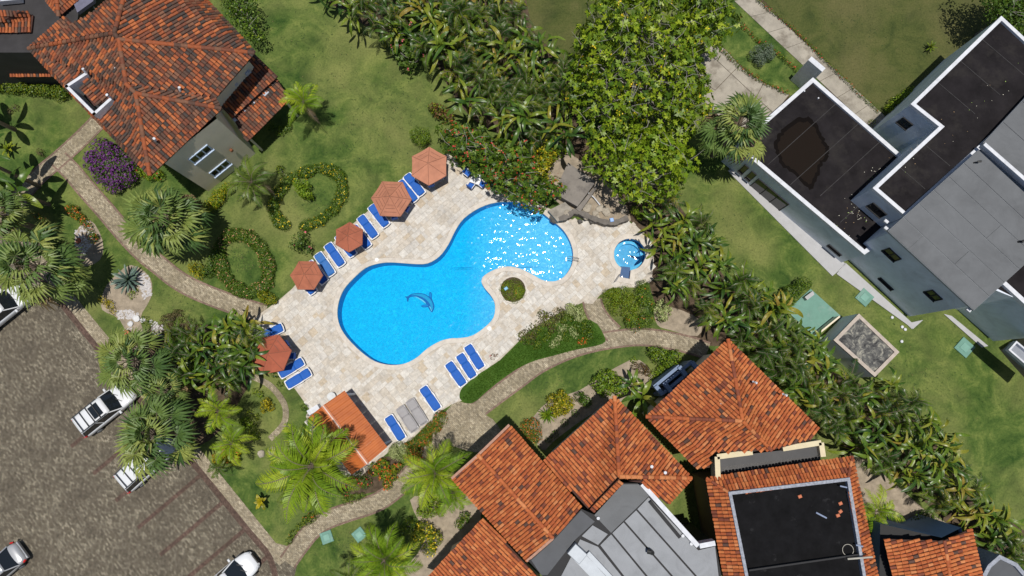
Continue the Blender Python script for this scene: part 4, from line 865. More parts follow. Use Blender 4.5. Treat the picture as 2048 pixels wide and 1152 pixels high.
q = M(); q.bar(q0 + Vector((0, 0, .07)), q1 + Vector((0, 0, .07)), 0.07, 0.03); q.build('ridge_sealant', mat('pale_sealant', (.62, .5, .45), .6, .2, 8), hR)
for p in (bn.lerp(be, .04), bn.lerp(be, .96), bw_.lerp(bs, .04), bw_.lerp(bs, .96)):
    q = M(); c = p.lerp((bn + bs) / 2, .05); q.box(Vector((c.x, c.y, 1.27)), (.14, .14, 2.54), R(35)); q.build('post', WHITE, hR)
for A_, B_ in ((bn.lerp(bs, .0), bn), ): pass
cc_ = (bn + bs) / 2; q = M(); dd = (be - bn).normalized(); q.bar(Vector((cc_.x, cc_.y, .5)) - dd * 2, Vector((cc_.x, cc_.y, .5)) + dd * 2, 1.0, 1.0); q.build('counter', CREAM, hR)
q = M(); q.bar(P(619, 826, .4), P(640, 813, .4), .4, .8); q.build('drinks_cooler', WHITE, label='white cooler box at the northwest end of the bar', cat='cooler')
q = M(); c = P(663, 793, .45); q.tube([c, c + Vector((0, 0, .04))], [.32, .32], 14); q.tube([c - Vector((0, 0, .42)), c], .04, 8); q.build('bar_table', mat('clear_plastic_grey', (.5, .52, .53), .3), label='small round table at the north gable end of the bar', cat='table')
# ---------------------------------------------------------------- rock wall and slabs by the pool
ROCK = mat('dark_rock', (0.1, 0.092, 0.082), 0.9, 0.4, 2.2, bmp=0.8, bscale=7); SLABM = mat('stained_slab_concrete', (0.2, 0.18, 0.16), 0.85, 0.15, 1.5, bmp=0.3, stain=((0.1, 0.09, 0.085), 0.45, 0.53)); SOOT = mat('dark_crevice', (0.03, 0.027, 0.025), .9)
rk = empty('rock_waterfall', P(1145, 400), label='artificial rock wall with a large tilted concrete slab at the pool edge', cat='rockery')
sl = [(1136,325,1.5),(1192,363,1.3),(1155,413,1.0),(1108,386,1.1)]; q = M(); tp = [P(x, y, z) for x, y, z in sl]; tp = tp if area2(tp) > 0 else tp[::-1]
q.add(tp + [Vector((p.x, p.y, 0)) for p in tp], [(0, 1, 2, 3)] + [(i, 4 + i, 4 + (i + 1) % 4, (i + 1) % 4) for i in range(4)]); q.build('top_slab', SLABM, rk)
q = M(); q.prism(PL([(1096,421),(1130,404),(1147,420),(1143,432),(1115,443)], .7), -0.1, 0.7); q.build('lower_slab', mat('pale_rough_slab', (0.27, 0.245, 0.21), .9, .35, 2.5, bmp=.6), rk)
q = M(); q.prism(PL([(1186,377),(1193,364),(1197,371),(1160,424),(1152,418)], .9), 0, .9); q.build('edge_slab', SLABM, rk)
L = smooth([(1118,440),(1135,434),(1150,424),(1175,434),(1199,443),(1226,447),(1254,437)], 4); q = M()
for i in range(len(L) - 1):
    A_, B_ = P(*L[i], .5), P(*L[i + 1], .5); q.bar(A_ - Vector((0, 0, .2)), B_ + (B_ - A_) * .15 - Vector((0, 0, .2)), 0.34 + .05 * (i % 3), 1.0 + .03 * (i % 4), mi=0)
q.build('curved_low_wall', mat('dark_grey_render', (0.15, 0.135, 0.12), .9, .3, 2, bmp=.4), rk)
def boulder(px, py, r, m, label, z=0.0, cat='boulder', name='boulder', sq=.65):
    bm = bmesh.new(); bmesh.ops.create_icosphere(bm, subdivisions=2, radius=1)
    for v in bm.verts:
        v.co *= 1 + random.uniform(-.18, .15); v.co.x *= r * random.uniform(.98, 1.02) * 1.15; v.co.y *= r; v.co.z *= r * sq
    me = bpy.data.meshes.new(name); bm.to_mesh(me); bm.free(); me.materials.append(m); o = bpy.data.objects.new(name, me); col.objects.link(o); c = P(px, py, z); o.location = (c.x, c.y, z + r * .3); o.rotation_euler = (0, 0, random.random() * 6)
    return tag(o, label, cat)
STN = mat('pale_field_stone', (0.36, 0.32, 0.26), .9, .3, 3, bmp=.5)
for x, y, r, lb in ((1174, 416, .38, 'blocky pale stone in the pit behind the curved low wall'), (1200, 418, .3, 'rounded tan stone in the sandy pit'), (1212, 424, .34, 'rounded pale stone in the sandy pit beside the tan one'), (1190, 428, .26, 'small stone against the curved low wall'), (1196, 436, .2, 'smallest stone tight against the curved low wall'), (1134, 428, .3, 'grey rock on the low slab at the pool rim'), (1172, 434, .22, 'light grey rock perched on the curved wall'), (1247, 424, .24, 'white rock under the edge of the big tree'), (1110, 437, .42, 'dark rock touching the pool coping')):
    boulder(x, y, r, ROCK if 'dark' in lb else STN, lb, z=.55 if 'perched' in lb or 'on the low' in lb else 0)
for x, y, lb in ((1160, 443, 'dark square lamp standing before the rock wall'), (1183, 444, 'larger dark square speaker before the curved wall')):
    q = M(); q.bbox(P(x, y, .25), (.32, .3, .4), .4); q.build('outdoor_speaker', mat('dark_box', (.05, .045, .04), .6), label=lb, cat='speaker')
q = M(); q.bbox(P(1223, 441, .7), (.28, .3, .5), .2); q.build('blue_bottle_holder', mat('pale_blue_plastic', (.25, .42, .75), .4), label='small blue box on the end of the curved low wall', cat='box')
q = M(); q.tube([P(1176, 385, .35), P(1188, 395, .3), P(1200, 410, .15)], .05, 8); q.build('white_pipe', WHITE, label='white pipe lying in the sandy pit by the slab', cat='pipe')
# ================================================================== DECK FURNITURE
BLUE = mat('royal_blue_sling', (0.006, 0.095, 0.42), 0.75, 0.12, 6, bmp=.15, bscale=20); BLUEP = mat('faded_blue_sling', (0.02, 0.13, 0.4), 0.7, 0.15, 4)
GREYS = mat('grey_sling', (0.3, 0.29, 0.3), 0.7, 0.08, 5); PLAS = mat('white_resin', (0.78, 0.78, 0.79), 0.35, 0.03)
GREYF = mat('grey_frame', (0.35, 0.34, 0.35), 0.4, 0.05)
LM = {}
def lounger_meshes(kind):
    if kind in LM: return LM[kind]
    sling, fr = {'blue': (BLUE, PLAS), 'faded': (BLUEP, PLAS), 'grey': (GREYS, GREYF)}[kind]; D = {}
    L, Wd = 2.0, 0.7
    f = M()
    for s in (-1, 1):
        f.tube([(-L / 2, s * Wd / 2, .34), (-.25, s * Wd / 2, .31), (.2, s * (Wd / 2 + .02), .31), (L / 2, s * Wd / 2, .31)], [.045, .04, .04, .045], 8)
    f.tube([(-L / 2, -Wd / 2, .34), (-L / 2 - .05, 0, .35), (-L / 2, Wd / 2, .34)], .045, 8); f.tube([(L / 2, -Wd / 2, .31), (L / 2 + .04, 0, .31), (L / 2, Wd / 2, .31)], .045, 8)
    for x in (-.9, .92):
        for s in (-1, 1): f.bbox((x, s * (Wd / 2 - .01), .34), (.16, .1, .08), bv=.02)
    D['frame'] = (f.mesh('frame', fr), None)
    lg = M(); lg.tube([(0, 0, .3), (0, 0, 0)], [.035, .045], 8); D['leg'] = (lg.mesh('leg', fr), [(-.85, -.33), (-.85, .33), (.85, -.33), (.85, .33)])
    ar = M(); ar.bbox((0, 0, .42), (.36, .07, .05), bv=.02); ar.tube([(-.12, 0, .3), (-.12, 0, .41)], .03, 6); D['armrest'] = (ar.mesh('armrest', fr), [(-.1, -.4), (-.1, .4)] if kind != 'grey' else [])
    def pad(x0, x1, z0, z1, wd, nx=8, curl=0.0):
        m = M(); rows = []
        for i in range(nx + 1):
            t = i / nx; x = x0 + (x1 - x0) * t; e = min(t, 1 - t) * 8; r = min(1, math.sqrt(max(0, 1 - (1 - min(1, e)) ** 2)))
            ww = wd * (0.80 + 0.20 * r) / 2; z = z0 + (z1 - z0) * t
            rows.append([(x, -ww, z - .03), (x, -ww, z + .03), (x, -ww * .8, z + .05 + .006 * (i % 2)), (x, 0, z + .045), (x, ww * .8, z + .05 + .006 * (i % 2)), (x, ww, z + .03), (x, ww, z - .03)])
        vs = [p for r in rows for p in r]; fs = [(i * 7 + k, (i + 1) * 7 + k, (i + 1) * 7 + k + 1, i * 7 + k + 1) for i in range(nx) for k in range(6)]
        fs += [tuple(range(7))[::-1], tuple(range(nx * 7, nx * 7 + 7))]; m.add(vs, fs); return m
    D['seat'] = (pad(-.28, .97, .33, .33, .66).mesh('seat', sling, smooth_=True), None)
    D['backrest'] = (pad(-1.0, -.27, .42, .34, .66, 6).mesh('backrest', sling, smooth_=True), None)
    LM[kind] = D; return D
def lounger(px, py, dx, dy, label, kind='blue', group=None, sc_=1.0):
    c = P(px, py, .35); d = P(px + dx, py + dy, .35) - c; rz = math.atan2(d.y, d.x)
    o = empty('sun_lounger', (c.x, c.y, 0.085 if True else 0), rz + random.gauss(0, .015), label=label, cat='sun lounger', group=group or 'sun loungers round the pool'); o.scale = (sc_,) * 3
    o.location.z = 0.065
    for nm, (me, spots) in lounger_meshes(kind).items():
        if spots is None: inst(nm, me, o, Matrix())
        else:
            for x, y in spots: inst(nm, me, o, Matrix.Translation((x, y, 0)))
    return o
lounger(829, 370, 100, 125, 'blue lounger beside the northernmost umbrella, head to the lawn')
lounger(815, 383, 100, 125, 'blue lounger half covered by the second umbrella from the north')
lounger(758, 432, 105, 135, 'blue lounger whose foot passes the west side of the striped umbrella')
lounger(736, 454, 100, 140, 'blue lounger standing clear between the striped and the small dark umbrella')
lounger(692, 491, 100, 135, 'blue lounger with only its foot showing below the small dark umbrella')
lounger(722, 474, 100, 130, 'shaded blue lounger on the east side of the small dark umbrella')
lounger(670, 510, 108, 148, 'blue lounger just west of the small dark umbrella')
lounger(650, 529, 105, 145, 'faded towel-covered blue lounger second up from the southernmost lawn umbrella', 'faded')
lounger(612, 566, 100, 125, 'blue lounger poking out below the fourth umbrella beside the flower rings')
lounger(634, 545, 100, 120, 'shaded blue lounger tucked against the fourth umbrella')
lounger(912, 748, 80, 118, 'westernmost of three blue loungers beside the grass mound')
lounger(933, 732, 80, 118, 'middle of three blue loungers beside the grass mound')
lounger(949, 714, 78, 118, 'easternmost of three blue loungers beside the grass mound')
lounger(861, 797, 78, 122, 'single blue lounger between the grey ones and the clipped red hedge')
lounger(834, 824, 72, 112, 'light grey lounger next to the lone blue one', 'grey', 'grey sun loungers'); lounger(815, 838, 72, 112, 'light grey lounger nearer to the bar', 'grey', 'grey sun loungers')
lounger(791, 856, 70, 115, 'blue lounger closest to the orange bar roof')
lounger(541, 665, -140, 62, 'blue lounger on the north side of the umbrella by the western thicket')
lounger(583, 736, -160, 102, 'blue lounger partly under the south edge of the western umbrella')
lounger(597, 757, -170, 104, 'outermost blue lounger south of the western umbrella'); 
# umbrellas
CAN = [mat('terracotta_canvas_%d' % i, c, .8, .1, 1.5, bmp=.2, bscale=40, blotch=1.2) for i, c in enumerate(((.48, .205, .125), (.42, .175, .105), (.36, .11, .06), (.38, .125, .068), (.36, .095, .05)))]
WOOD = mat('dark_pole_wood', (.1, .05, .03), .6, .2)
def umbrella(px, py, r, rot, cm, label, striped=False):
    zc_ = 2.35; c = P(px, py, 2.75); o = empty('patio_umbrella', (c.x, c.y, 0.065), label=label, cat='umbrella', group='terracotta umbrellas round the deck')
    ang = [R(rot + 60 * k) for k in range(6)]; hp = .55 * r / 1.35
    seam = mat('umbrella_seam', (.2, .08, .05), .8)
    for k in range(6):
        a0, a1 = ang[k], ang[(k + 1) % 6]; m = M(); rings = [(0.06, 1.0), (0.3, .72), (0.62, .36), (1.0, 0.0)]; vs = []; nn = 5
        for f_, h_ in rings:
            for j in range(nn + 1):
                t = j / nn; x = (math.cos(a0) * (1 - t) + math.cos(a1) * t) * r * f_; y = (math.sin(a0) * (1 - t) + math.sin(a1) * t) * r * f_
                sag = -.05 * math.sin(math.pi * t) * f_; vs.append((x * (1 - .02 * math.sin(math.pi * t) * (f_ == 1)), y, zc_ + hp * h_ + sag))
        for j in range(nn + 1):
            x, y, z = vs[3 * (nn + 1) + j]; vs.append((x * 1.005, y * 1.005, z - .13))
        fs = [(i * (nn + 1) + j, (i + 1) * (nn + 1) + j, (i + 1) * (nn + 1) + j + 1, i * (nn + 1) + j + 1) for i in range(4) for j in range(nn)]
        m.add(vs, fs)
        m.build('canopy_panel', cm, o, local=True)
        q = M(); q.tube([(math.cos(a0) * r * .05, math.sin(a0) * r * .05, zc_ + hp + .012), (math.cos(a0) * r * .3, math.sin(a0) * r * .3, zc_ + hp * .72 + .008), (math.cos(a0) * r * .62, math.sin(a0) * r * .62, zc_ + hp * .36 + .008), (math.cos(a0) * r * 1.01, math.sin(a0) * r * 1.01, zc_ + .006)], .014, 5)
        q.build('rib', seam, o, local=True)
    q = M(); q.tube([(0, 0, 0), (0, 0, zc_ + hp + .1)], .035, 8); q.build('pole', WOOD, o, local=True)
    q = M(); q.tube([(0, 0, zc_ + hp + .02), (0, 0, zc_ + hp + .09)], [.09, .02], 10); q.build('finial', cm, o, local=True)
    q = M(); q.bbox((0, 0, .05), (.5, .5, .1)); q.build('base', mat('base_concrete', (.3, .3, .3)), o, local=True)
    q = M(); q.tube([(math.cos(t) * .55, math.sin(t) * .55, .72) for t in (0,)] + [(math.cos(0) * .55, 0, .74)], .01, 3)
    # crossing laths that show as faint lines on the canvas
    for k in ((0, 5) if not striped else range(6)):
        a0, a1 = ang[k], ang[(k + 1) % 6]; q = M()
        for f_ in ((.42, .6, .78) if striped else (.5, .75)):
            h_ = np.interp(f_, [.06, .3, .62, 1.0], [1.0, .72, .36, 0]); z = zc_ + hp * h_ + .004; vs = []
            for j in range(6):
                t = j / 5; t = .12 + t * .76; sg = -.05 * math.sin(math.pi * t) * f_
                for ff in (f_, f_ + .025): vs.append(((math.cos(a0) * (1 - t) + math.cos(a1) * t) * r * ff, (math.sin(a0) * (1 - t) + math.sin(a1) * t) * r * ff, z + sg + (.0 if ff == f_ else -hp * .025 * 1.15)))
            q.add(vs, [(2 * j, 2 * j + 1, 2 * j + 3, 2 * j + 2) for j in range(5)])
        q.build('canopy_seam', seam, o, local=True)
    return c
def mperpx(px, py, z): return (P(px + 1, py, z) - P(px, py, z)).length
U = [(857, 329, 40, 90, 0, 'large pale terracotta umbrella at the north end of the deck'), (781, 395, 41, 58, 1, 'terracotta umbrella with striped seams, second from the north'), (696, 472, 31, 90, 2, 'small dark red umbrella in the middle of the lounger row'), (610, 549, 33, 60, 3, 'small terracotta umbrella closest to the oval flower ring'), (538, 708, 42, 70, 4, 'brick-red umbrella beside the western leafy thicket')]
for x, y, r, rot, ci, lb in U: umbrella(x, y, r * mperpx(x, y, 2.4), rot, CAN[ci], lb, ci == 1)
# garden chairs and tables
CM = {}
def chair(px, py, dx, dy, label, m=None):
    c = P(px, py, .45); d = P(px + dx, py + dy, .45) - c; o = empty('garden_chair', (c.x, c.y, .065), math.atan2(d.y, d.x), label=label, cat='chair', group='blue garden chairs')
    if not CM:
        q = M(); q.bbox((0, 0, .44), (.46, .46, .05)); CM['seat'] = (q.mesh('seat', BLUE), [()]); q = M(); q.bbox((0, 0, .28), (.05, .46, .52)); CM['backrest'] = (q.mesh('backrest', BLUE), [(-.26, 0, .45)])
        q = M(); q.tube([(0, 0, 0), (0, 0, .45)], .02, 6); CM['leg'] = (q.mesh('leg', PLAS), [(.2, .21, 0), (.2, -.21, 0), (-.2, .21, 0), (-.2, -.21, 0)])
        q = M(); q.bbox((0, 0, .64), (.44, .05, .035)); q.tube([(.18, 0, .44), (.18, 0, .63)], .018, 6); CM['armrest'] = (q.mesh('armrest', PLAS), [(0, .25, 0), (0, -.25, 0)])
    for nm, (me, sp_) in CM.items():
        for s in sp_: inst(nm, me, o, Matrix.Translation(s) if s else Matrix())
def table(px, py, s, label, rnd=False):
    c = P(px, py, .72); o = empty('garden_table', (c.x, c.y, .065), R(-20), label=label, cat='table'); q = M()
    q.bbox((0, 0, .72), (s, s, .04)) if not rnd else q.tube([(0, 0, .7), (0, 0, .74)], s / 2, 18)
    q.build('table_top', PLAS, o, local=True)
    for x in (-1, 1):
        for y in (-1, 1): q = M(); q.tube([(x * s * .38 * (.7 if rnd else 1), y * s * .38 * (.7 if rnd else 1), 0), (x * s * .38 * (.7 if rnd else 1), y * s * .38 * (.7 if rnd else 1), .7)], .025, 6); q.build('leg', PLAS, o, local=True)
table(952, 358, .8, 'square white table between blue chairs by the flowering tree')
chair(935, 347, 20, 16, 'blue chair on the northwest side of the white square table'); chair(942, 371, 12, -16, 'blue chair on the south side of the white square table'); chair(964, 369, -14, -12, 'blue chair half hidden under the flowering tree')
for i, (x, y, dx, dy, lb) in enumerate(((862, 368, -6, -20, 'shaded blue chair at the south edge of the northernmost umbrella'), (884, 350, -20, -8, 'shaded blue chair at the east edge of the northernmost umbrella'), (789, 433, -6, -20, 'shaded blue chair below the striped umbrella'), (812, 418, -18, -10, 'shaded blue chair at the east edge of the striped umbrella'), (585, 712, -20, 0, 'shaded blue chair at the east edge of the western umbrella'), (572, 690, -16, 10, 'shaded blue chair northeast of the western umbrella'))): chair(x, y, dx, dy, lb)
table(866, 336, .8, 'round table under the northernmost umbrella', True); table(790, 402, .8, 'round table under the striped umbrella', True); table(548, 706, .8, 'round table under the western umbrella', True)
# ================================================================== VEHICLES
PAINT, nt, b = node_mat('white_car_paint'); b.inputs['Base Color'].default_value = (.68, .7, .73, 1); b.inputs['Roughness'].default_value = .25; b.inputs['Coat Weight'].default_value = .8
SILV, nt, b = node_mat('silver_car_paint'); b.inputs['Base Color'].default_value = (.42, .43, .45, 1); b.inputs['Roughness'].default_value = .3; b.inputs['Metallic'].default_value = .3; b.inputs['Coat Weight'].default_value = .6
CGL, nt, b = node_mat('car_glass'); b.inputs['Base Color'].default_value = (.012, .016, .02, 1); b.inputs['Roughness'].default_value = .05; b.inputs['Coat Weight'].default_value = .5
TYRE = mat('tyre_rubber', (.02, .02, .02), .8); TRIM = mat('black_trim', (.015, .015, .017), .5); LAMP = mat('headlight_glass', (.5, .52, .55), .1); REDL = mat('red_tail_light', (.5, .01, .01), .2)
def loft(secs, mi=0, capends=True):
    m = M(); n = len(secs[0]); vs = [p for s in secs for p in s]
    fs = [(i * n + k, i * n + (k + 1) % n, (i + 1) * n + (k + 1) % n, (i + 1) * n + k) for i in range(len(secs) - 1) for k in range(n)]
    if capends: fs += [tuple(range(n))[::-1], tuple(range((len(secs) - 1) * n, len(secs) * n))]
    m.add(vs, fs, mi); return m
def car(px, py, dx, dy, label, suv=True, paint=None, L=4.5, Wd=1.82, rack=False, sunroof=False, zh=.9):
    paint = paint or PAINT; c = P(px, py, zh); d = P(px + dx, py + dy, zh) - c; o = empty('parked_car', (c.x, c.y, .012), math.atan2(d.y, d.x), label=label, cat='car', group='cars parked on the brick parking lot')
    h = L / 2; W2 = Wd / 2; Hb = 1.02 if suv else .86; Ht = 1.72 if suv else 1.42
    def sec(x, wf, zt, zb=.3):
        w_ = W2 * wf; return [(x, -w_ * .93, zb), (x, -w_, zb + .2), (x, -w_, zt - .18), (x, -w_ * .95, zt - .06), (x, -w_ * .82, zt), (x, 0, zt + .035), (x, w_ * .82, zt), (x, w_ * .95, zt - .06), (x, w_, zt - .18), (x, w_, zb + .2), (x, w_ * .93, zb)]
    if suv: prof = [(-h, .78, Hb - .3), (-h + .06, .9, Hb - .1), (-h + .3, .98, Hb), (-h * .5, 1, Hb), (0, 1, Hb), (h * .35, 1, Hb), (h * .55, .99, Hb + .02), (h * .78, .96, Hb - .05), (h - .2, .88, Hb - .16), (h - .05, .76, Hb - .3), (h, .62, Hb - .42)]
    else: prof = [(-h, .62, Hb - .3), (-h + .08, .8, Hb - .1), (-h + .35, .93, Hb + .03), (-h * .5, .99, Hb + .02), (0, 1, Hb), (h * .35, 1, Hb - .02), (h * .6, .97, Hb - .06), (h * .8, .9, Hb - .14), (h - .15, .78, Hb - .25), (h - .03, .62, Hb - .35), (h, .5, Hb - .42)]
    bd = loft([sec(*p) for p in prof]); body = bd.build('body', paint, o, smooth_=True, local=True)
    md = body.modifiers.new('s', 'SUBSURF'); md.levels = md.render_levels = 1
    # cabin: glass sides, painted roof
    if suv: xs = [(-h + .12, .9, Hb), (-h + .42, .86, Ht - .1), (h * .2, .86, Ht - .06), (h * .5, .92, Hb)]
    else: xs = [(-h + .55, .86, Hb), (-h + 1.25, .76, Ht - .06), (h * .12, .78, Ht - .05), (h * .52, .9, Hb - .02)]
    gl = M(); A = [[(x, -W2 * wf * k, z), (x, W2 * wf * k, z)] for x, wf, z in xs for k in (1,)]
    b0, b1, b2, b3 = xs
    lo = [(b0[0], -W2 * .9, Hb - .02), (b3[0], -W2 * .93, Hb - .02), (b3[0], W2 * .93, Hb - .02), (b0[0], W2 * .9, Hb - .02)]
    hi = [(b1[0], -W2 * b1[1] * .86, b1[2]), (b2[0], -W2 * b2[1] * .88, b2[2]), (b2[0], W2 * b2[1] * .88, b2[2]), (b1[0], W2 * b1[1] * .86, b1[2])]
    for nm, i, j in (('side_window', 0, 1), ('windscreen', 1, 2), ('side_window', 2, 3), ('rear_window', 3, 0)):
        g = M(); a_, b_, c_, d_ = [Vector(v) for v in (lo[i], lo[j], hi[j], hi[i])]
        if nm == 'windscreen':
            vs = []; 
            for t in range(7):
                u = t / 6; bulge = .16 * math.sin(math.pi * u); p0 = a_.lerp(b_, u) + Vector((bulge, 0, 0)); p1 = d_.lerp(c_, u) + Vector((bulge * .7, 0, .02))
                vs += [p0, p1]
            g.add(vs, [(2 * t, 2 * t + 2, 2 * t + 3, 2 * t + 1) for t in range(6)])
        else: g.add([a_, b_, c_, d_], [(0, 1, 2, 3)])
        g.build(nm, CGL, o, local=True)
    rp = loft([[(x, -W2 * k, z - .03), (x, -W2 * k * .96, z + .03), (x, -W2 * k * .6, z + .06), (x, 0, z + .07), (x, W2 * k * .6, z + .06), (x, W2 * k * .96, z + .03), (x, W2 * k, z - .03)] for x, k, z in ((b1[0] - .03, b1[1] * .84, b1[2] - .02), (b1[0] + .15, b1[1] * .9, b1[2] + .01), ((b1[0] + b2[0]) / 2, b1[1] * .9, Ht - .02), (b2[0] - .1, b2[1] * .91, b2[2] + .01), (b2[0] + .14, b2[1] * .8, b2[2] - .02))])
    rp.build('roof_panel', paint, o, smooth_=True, local=True)
    pm = M()
    for s in (-1, 1):
        for (i, j) in ((0, 0), (1, 1)): 
            a_, b_ = Vector(lo[i if s < 0 else 3 - i]), Vector(hi[j if s < 0 else 3 - j]); pm.bar(a_, b_, .07, .05)
        m0 = Vector(lo[0 if s < 0 else 3]).lerp(Vector(lo[1 if s < 0 else 2]), .5); m1 = Vector(hi[0 if s < 0 else 3]).lerp(Vector(hi[1 if s < 0 else 2]), .5); pm.bar(m0, m1, .06, .04)
    pm.build('pillar', paint, o, local=True)
    for s in (-1, 1):
        q = M(); q.bbox((b3[0] - .25, s * (W2 + .12), Hb + .06), (.16, .24, .14), bv=.04); q.build('mirror', paint, o, local=True)
        q = M(); q.bar((h - .32, s * W2 * .78, Hb - .18), (h - .1, s * W2 * .6, Hb - .28), .14, .12); q.build('headlight', LAMP, o, local=True)
        q = M(); q.bar((-h + .05, s * W2 * .86, Hb - .1), (-h + .25, s * W2 * .94, Hb - .08), .1, .16); q.build('tail_light', REDL, o, local=True)
        for x in (-h * .62, h * .62):
            q = M(); q.tube([(x, s * (W2 - .2), .33), (x, s * (W2 + .012), .33)], .33, 18); wh = q.build('wheel', TYRE, o, local=True)
            q = M(); q.tube([(x, s * (W2 + .005), .33), (x, s * (W2 + .03), .33)], .2, 10); q.build('rim', MATS['galvanised_duct'], wh, local=True)
    q = M(); q.bar((h - .0, -W2 * .45, .52), (h - .0, W2 * .45, .52), .08, .2); q.build('grille', TRIM, o, local=True)
    q = M(); q.bbox((-h + .02, 0, .48), (.12, Wd * .8, .22)); q.build('rear_bumper', TRIM if suv else paint, o, local=True)
    if rack:
        q = M()
        for s in (-1, 1): q.bar((b1[0] + .1, s * W2 * .72, Ht + .09), (b2[0] - .1, s * W2 * .74, Ht + .09), .05, .05)
        for t in (0.05, .3, .55, .8): x = b1[0] + .15 + (b2[0] - b1[0] - .3) * t; q.bar((x, -W2 * .72, Ht + .1), (x, W2 * .72, Ht + .1), .06, .04)
        q.build('roof_rack', TRIM, o, local=True)
    if sunroof:
        q = M(); q.bbox(((b1[0] + b2[0]) / 2 + .55, 0, Ht + .05), (.75, 1.0, .03)); q.build('sunroof', CGL, o, local=True)
    q = M(); q.bar((b3[0] + .28, -W2 * .5, Hb + .06), (b3[0] + .02, -W2 * .0, Hb + .1), .03, .02); q.bar((b3[0] + .28, W2 * .1, Hb + .06), (b3[0] + .02, W2 * .5, Hb + .1), .03, .02); q.build('wiper', TRIM, o, local=True)
car(208, 818, 115, -92, 'silver-white offroader with roof rack and dark sunroof, rear towards the lot', rack=True, sunroof=True, L=4.6)
car(292, 925, 115, -105, 'white offroader with roof bars half hidden under a fan palm', rack=True, L=4.7)
car(0, 618, 115, -92, 'white offroader cut by the west edge of the view beside a fan palm', L=4.8)
car(458, 1160, 100, -85, 'white saloon car at the south edge of the lot, bonnet to the walkway', suv=False, L=4.6, Wd=1.85, zh=.6)
car(-8, 1142, -100, 82, 'silver saloon car in the southwest corner with its red tail lamp showing', suv=False, paint=SILV, L=4.5, zh=.6)
# ================================================================== PLANTS
GR = dict(
 fan=leafmat('fan_palm_leaf', [(.06, .12, .03), (.11, .185, .045), (.18, .25, .06), (.3, .34, .085)], .48, .15, .45),
 feather=leafmat('feather_palm_leaf', [(.12, .23, .014), (.23, .35, .02), (.38, .46, .035)], .42, .25, .3),
 darkfeather=leafmat('dark_feather_leaf', [(.05, .1, .018), (.09, .15, .022), (.15, .21, .03)], .42, .2, .4),
 broad=leafmat('broad_glossy_leaf', [(.04, .1, .014), (.075, .15, .018), (.12, .2, .02), (.2, .26, .026), (.28, .25, .03)], .36, .22, .5),
 tree=leafmat('tree_leaf', [(.045, .1, .008), (.09, .17, .012), (.15, .24, .016), (.2, .29, .022)], .45, .22, .4),
 shrub=leafmat('shrub_leaf', [(.035, .085, .01), (.07, .135, .014), (.12, .19, .02)], .45, .2, .35),
 bright=leafmat('bright_shrub_leaf', [(.09, .19, .01), (.17, .27, .014), (.27, .36, .02)], .45, .22, .35),
 olive=leafmat('olive_shrub_leaf', [(.08, .14, .008), (.16, .22, .012), (.27, .3, .02)], .5, .2, .3),
 yellow=leafmat('yellow_croton_leaf', [(.12, .15, .01), (.35, .3, .012), (.6, .48, .015)], .45, .25, .35),
 bdark=leafmat('dark_broad_leaf', [(.022, .065, .012), (.04, .095, .014), (.07, .135, .016), (.12, .17, .02)], .38, .2, .5),
 byel=leafmat('yellowing_broad_leaf', [(.09, .15, .014), (.17, .23, .02), (.27, .28, .03), (.3, .2, .04)], .42, .25, .4),
 dry=leafmat('dry_palm_leaf', [(.16, .11, .06), (.26, .19, .1), (.33, .26, .15)], .8, .1, .2),
 lime=leafmat('yellow_green_tree_leaf', [(.15, .26, .012), (.25, .36, .018), (.37, .45, .028)], .45, .22, .4),  # palest yellow-green leaf tone, mixed at random into the crowns
 pale=leafmat('pale_variegated_leaf', [(.2, .26, .09), (.36, .42, .17), (.5, .52, .25)], .5, .2, .3),
 silver=leafmat('silver_green_leaf', [(.08, .12, .075), (.13, .18, .12), (.2, .24, .17)], .6, .1, .3),
 agave=leafmat('agave_leaf', [(.09, .14, .13), (.14, .2, .18)], .45, .05, .4),
 red=leafmat('reddish_croton_leaf', [(.035, .05, .012), (.12, .05, .02), (.2, .1, .03)], .5, .2, .3),
 brown=leafmat('dry_shrub_leaf', [(.06, .06, .02), (.12, .1, .04), (.17, .14, .07)], .6, .15, .2))
FL = dict(red=mat('red_flower', (.55, .035, .03), .5, .1), pink=mat('pink_flower', (.6, .11, .15), .5, .1), orange=mat('orange_flower', (.6, .12, .02), .5, .1), yellow=mat('yellow_flower', (.75, .55, .02), .5, .1),
 purple=mat('purple_bract', (.13, .025, .17), .6, .25, 8), peach=mat('peach_flower', (.6, .3, .16), .5, .1))
BARK = mat('grey_bark', (.16, .14, .12), .9, .25, 6, bmp=.5); TRUNK = mat('palm_trunk', (.17, .135, .1), .9, .3, 8, bmp=.5)
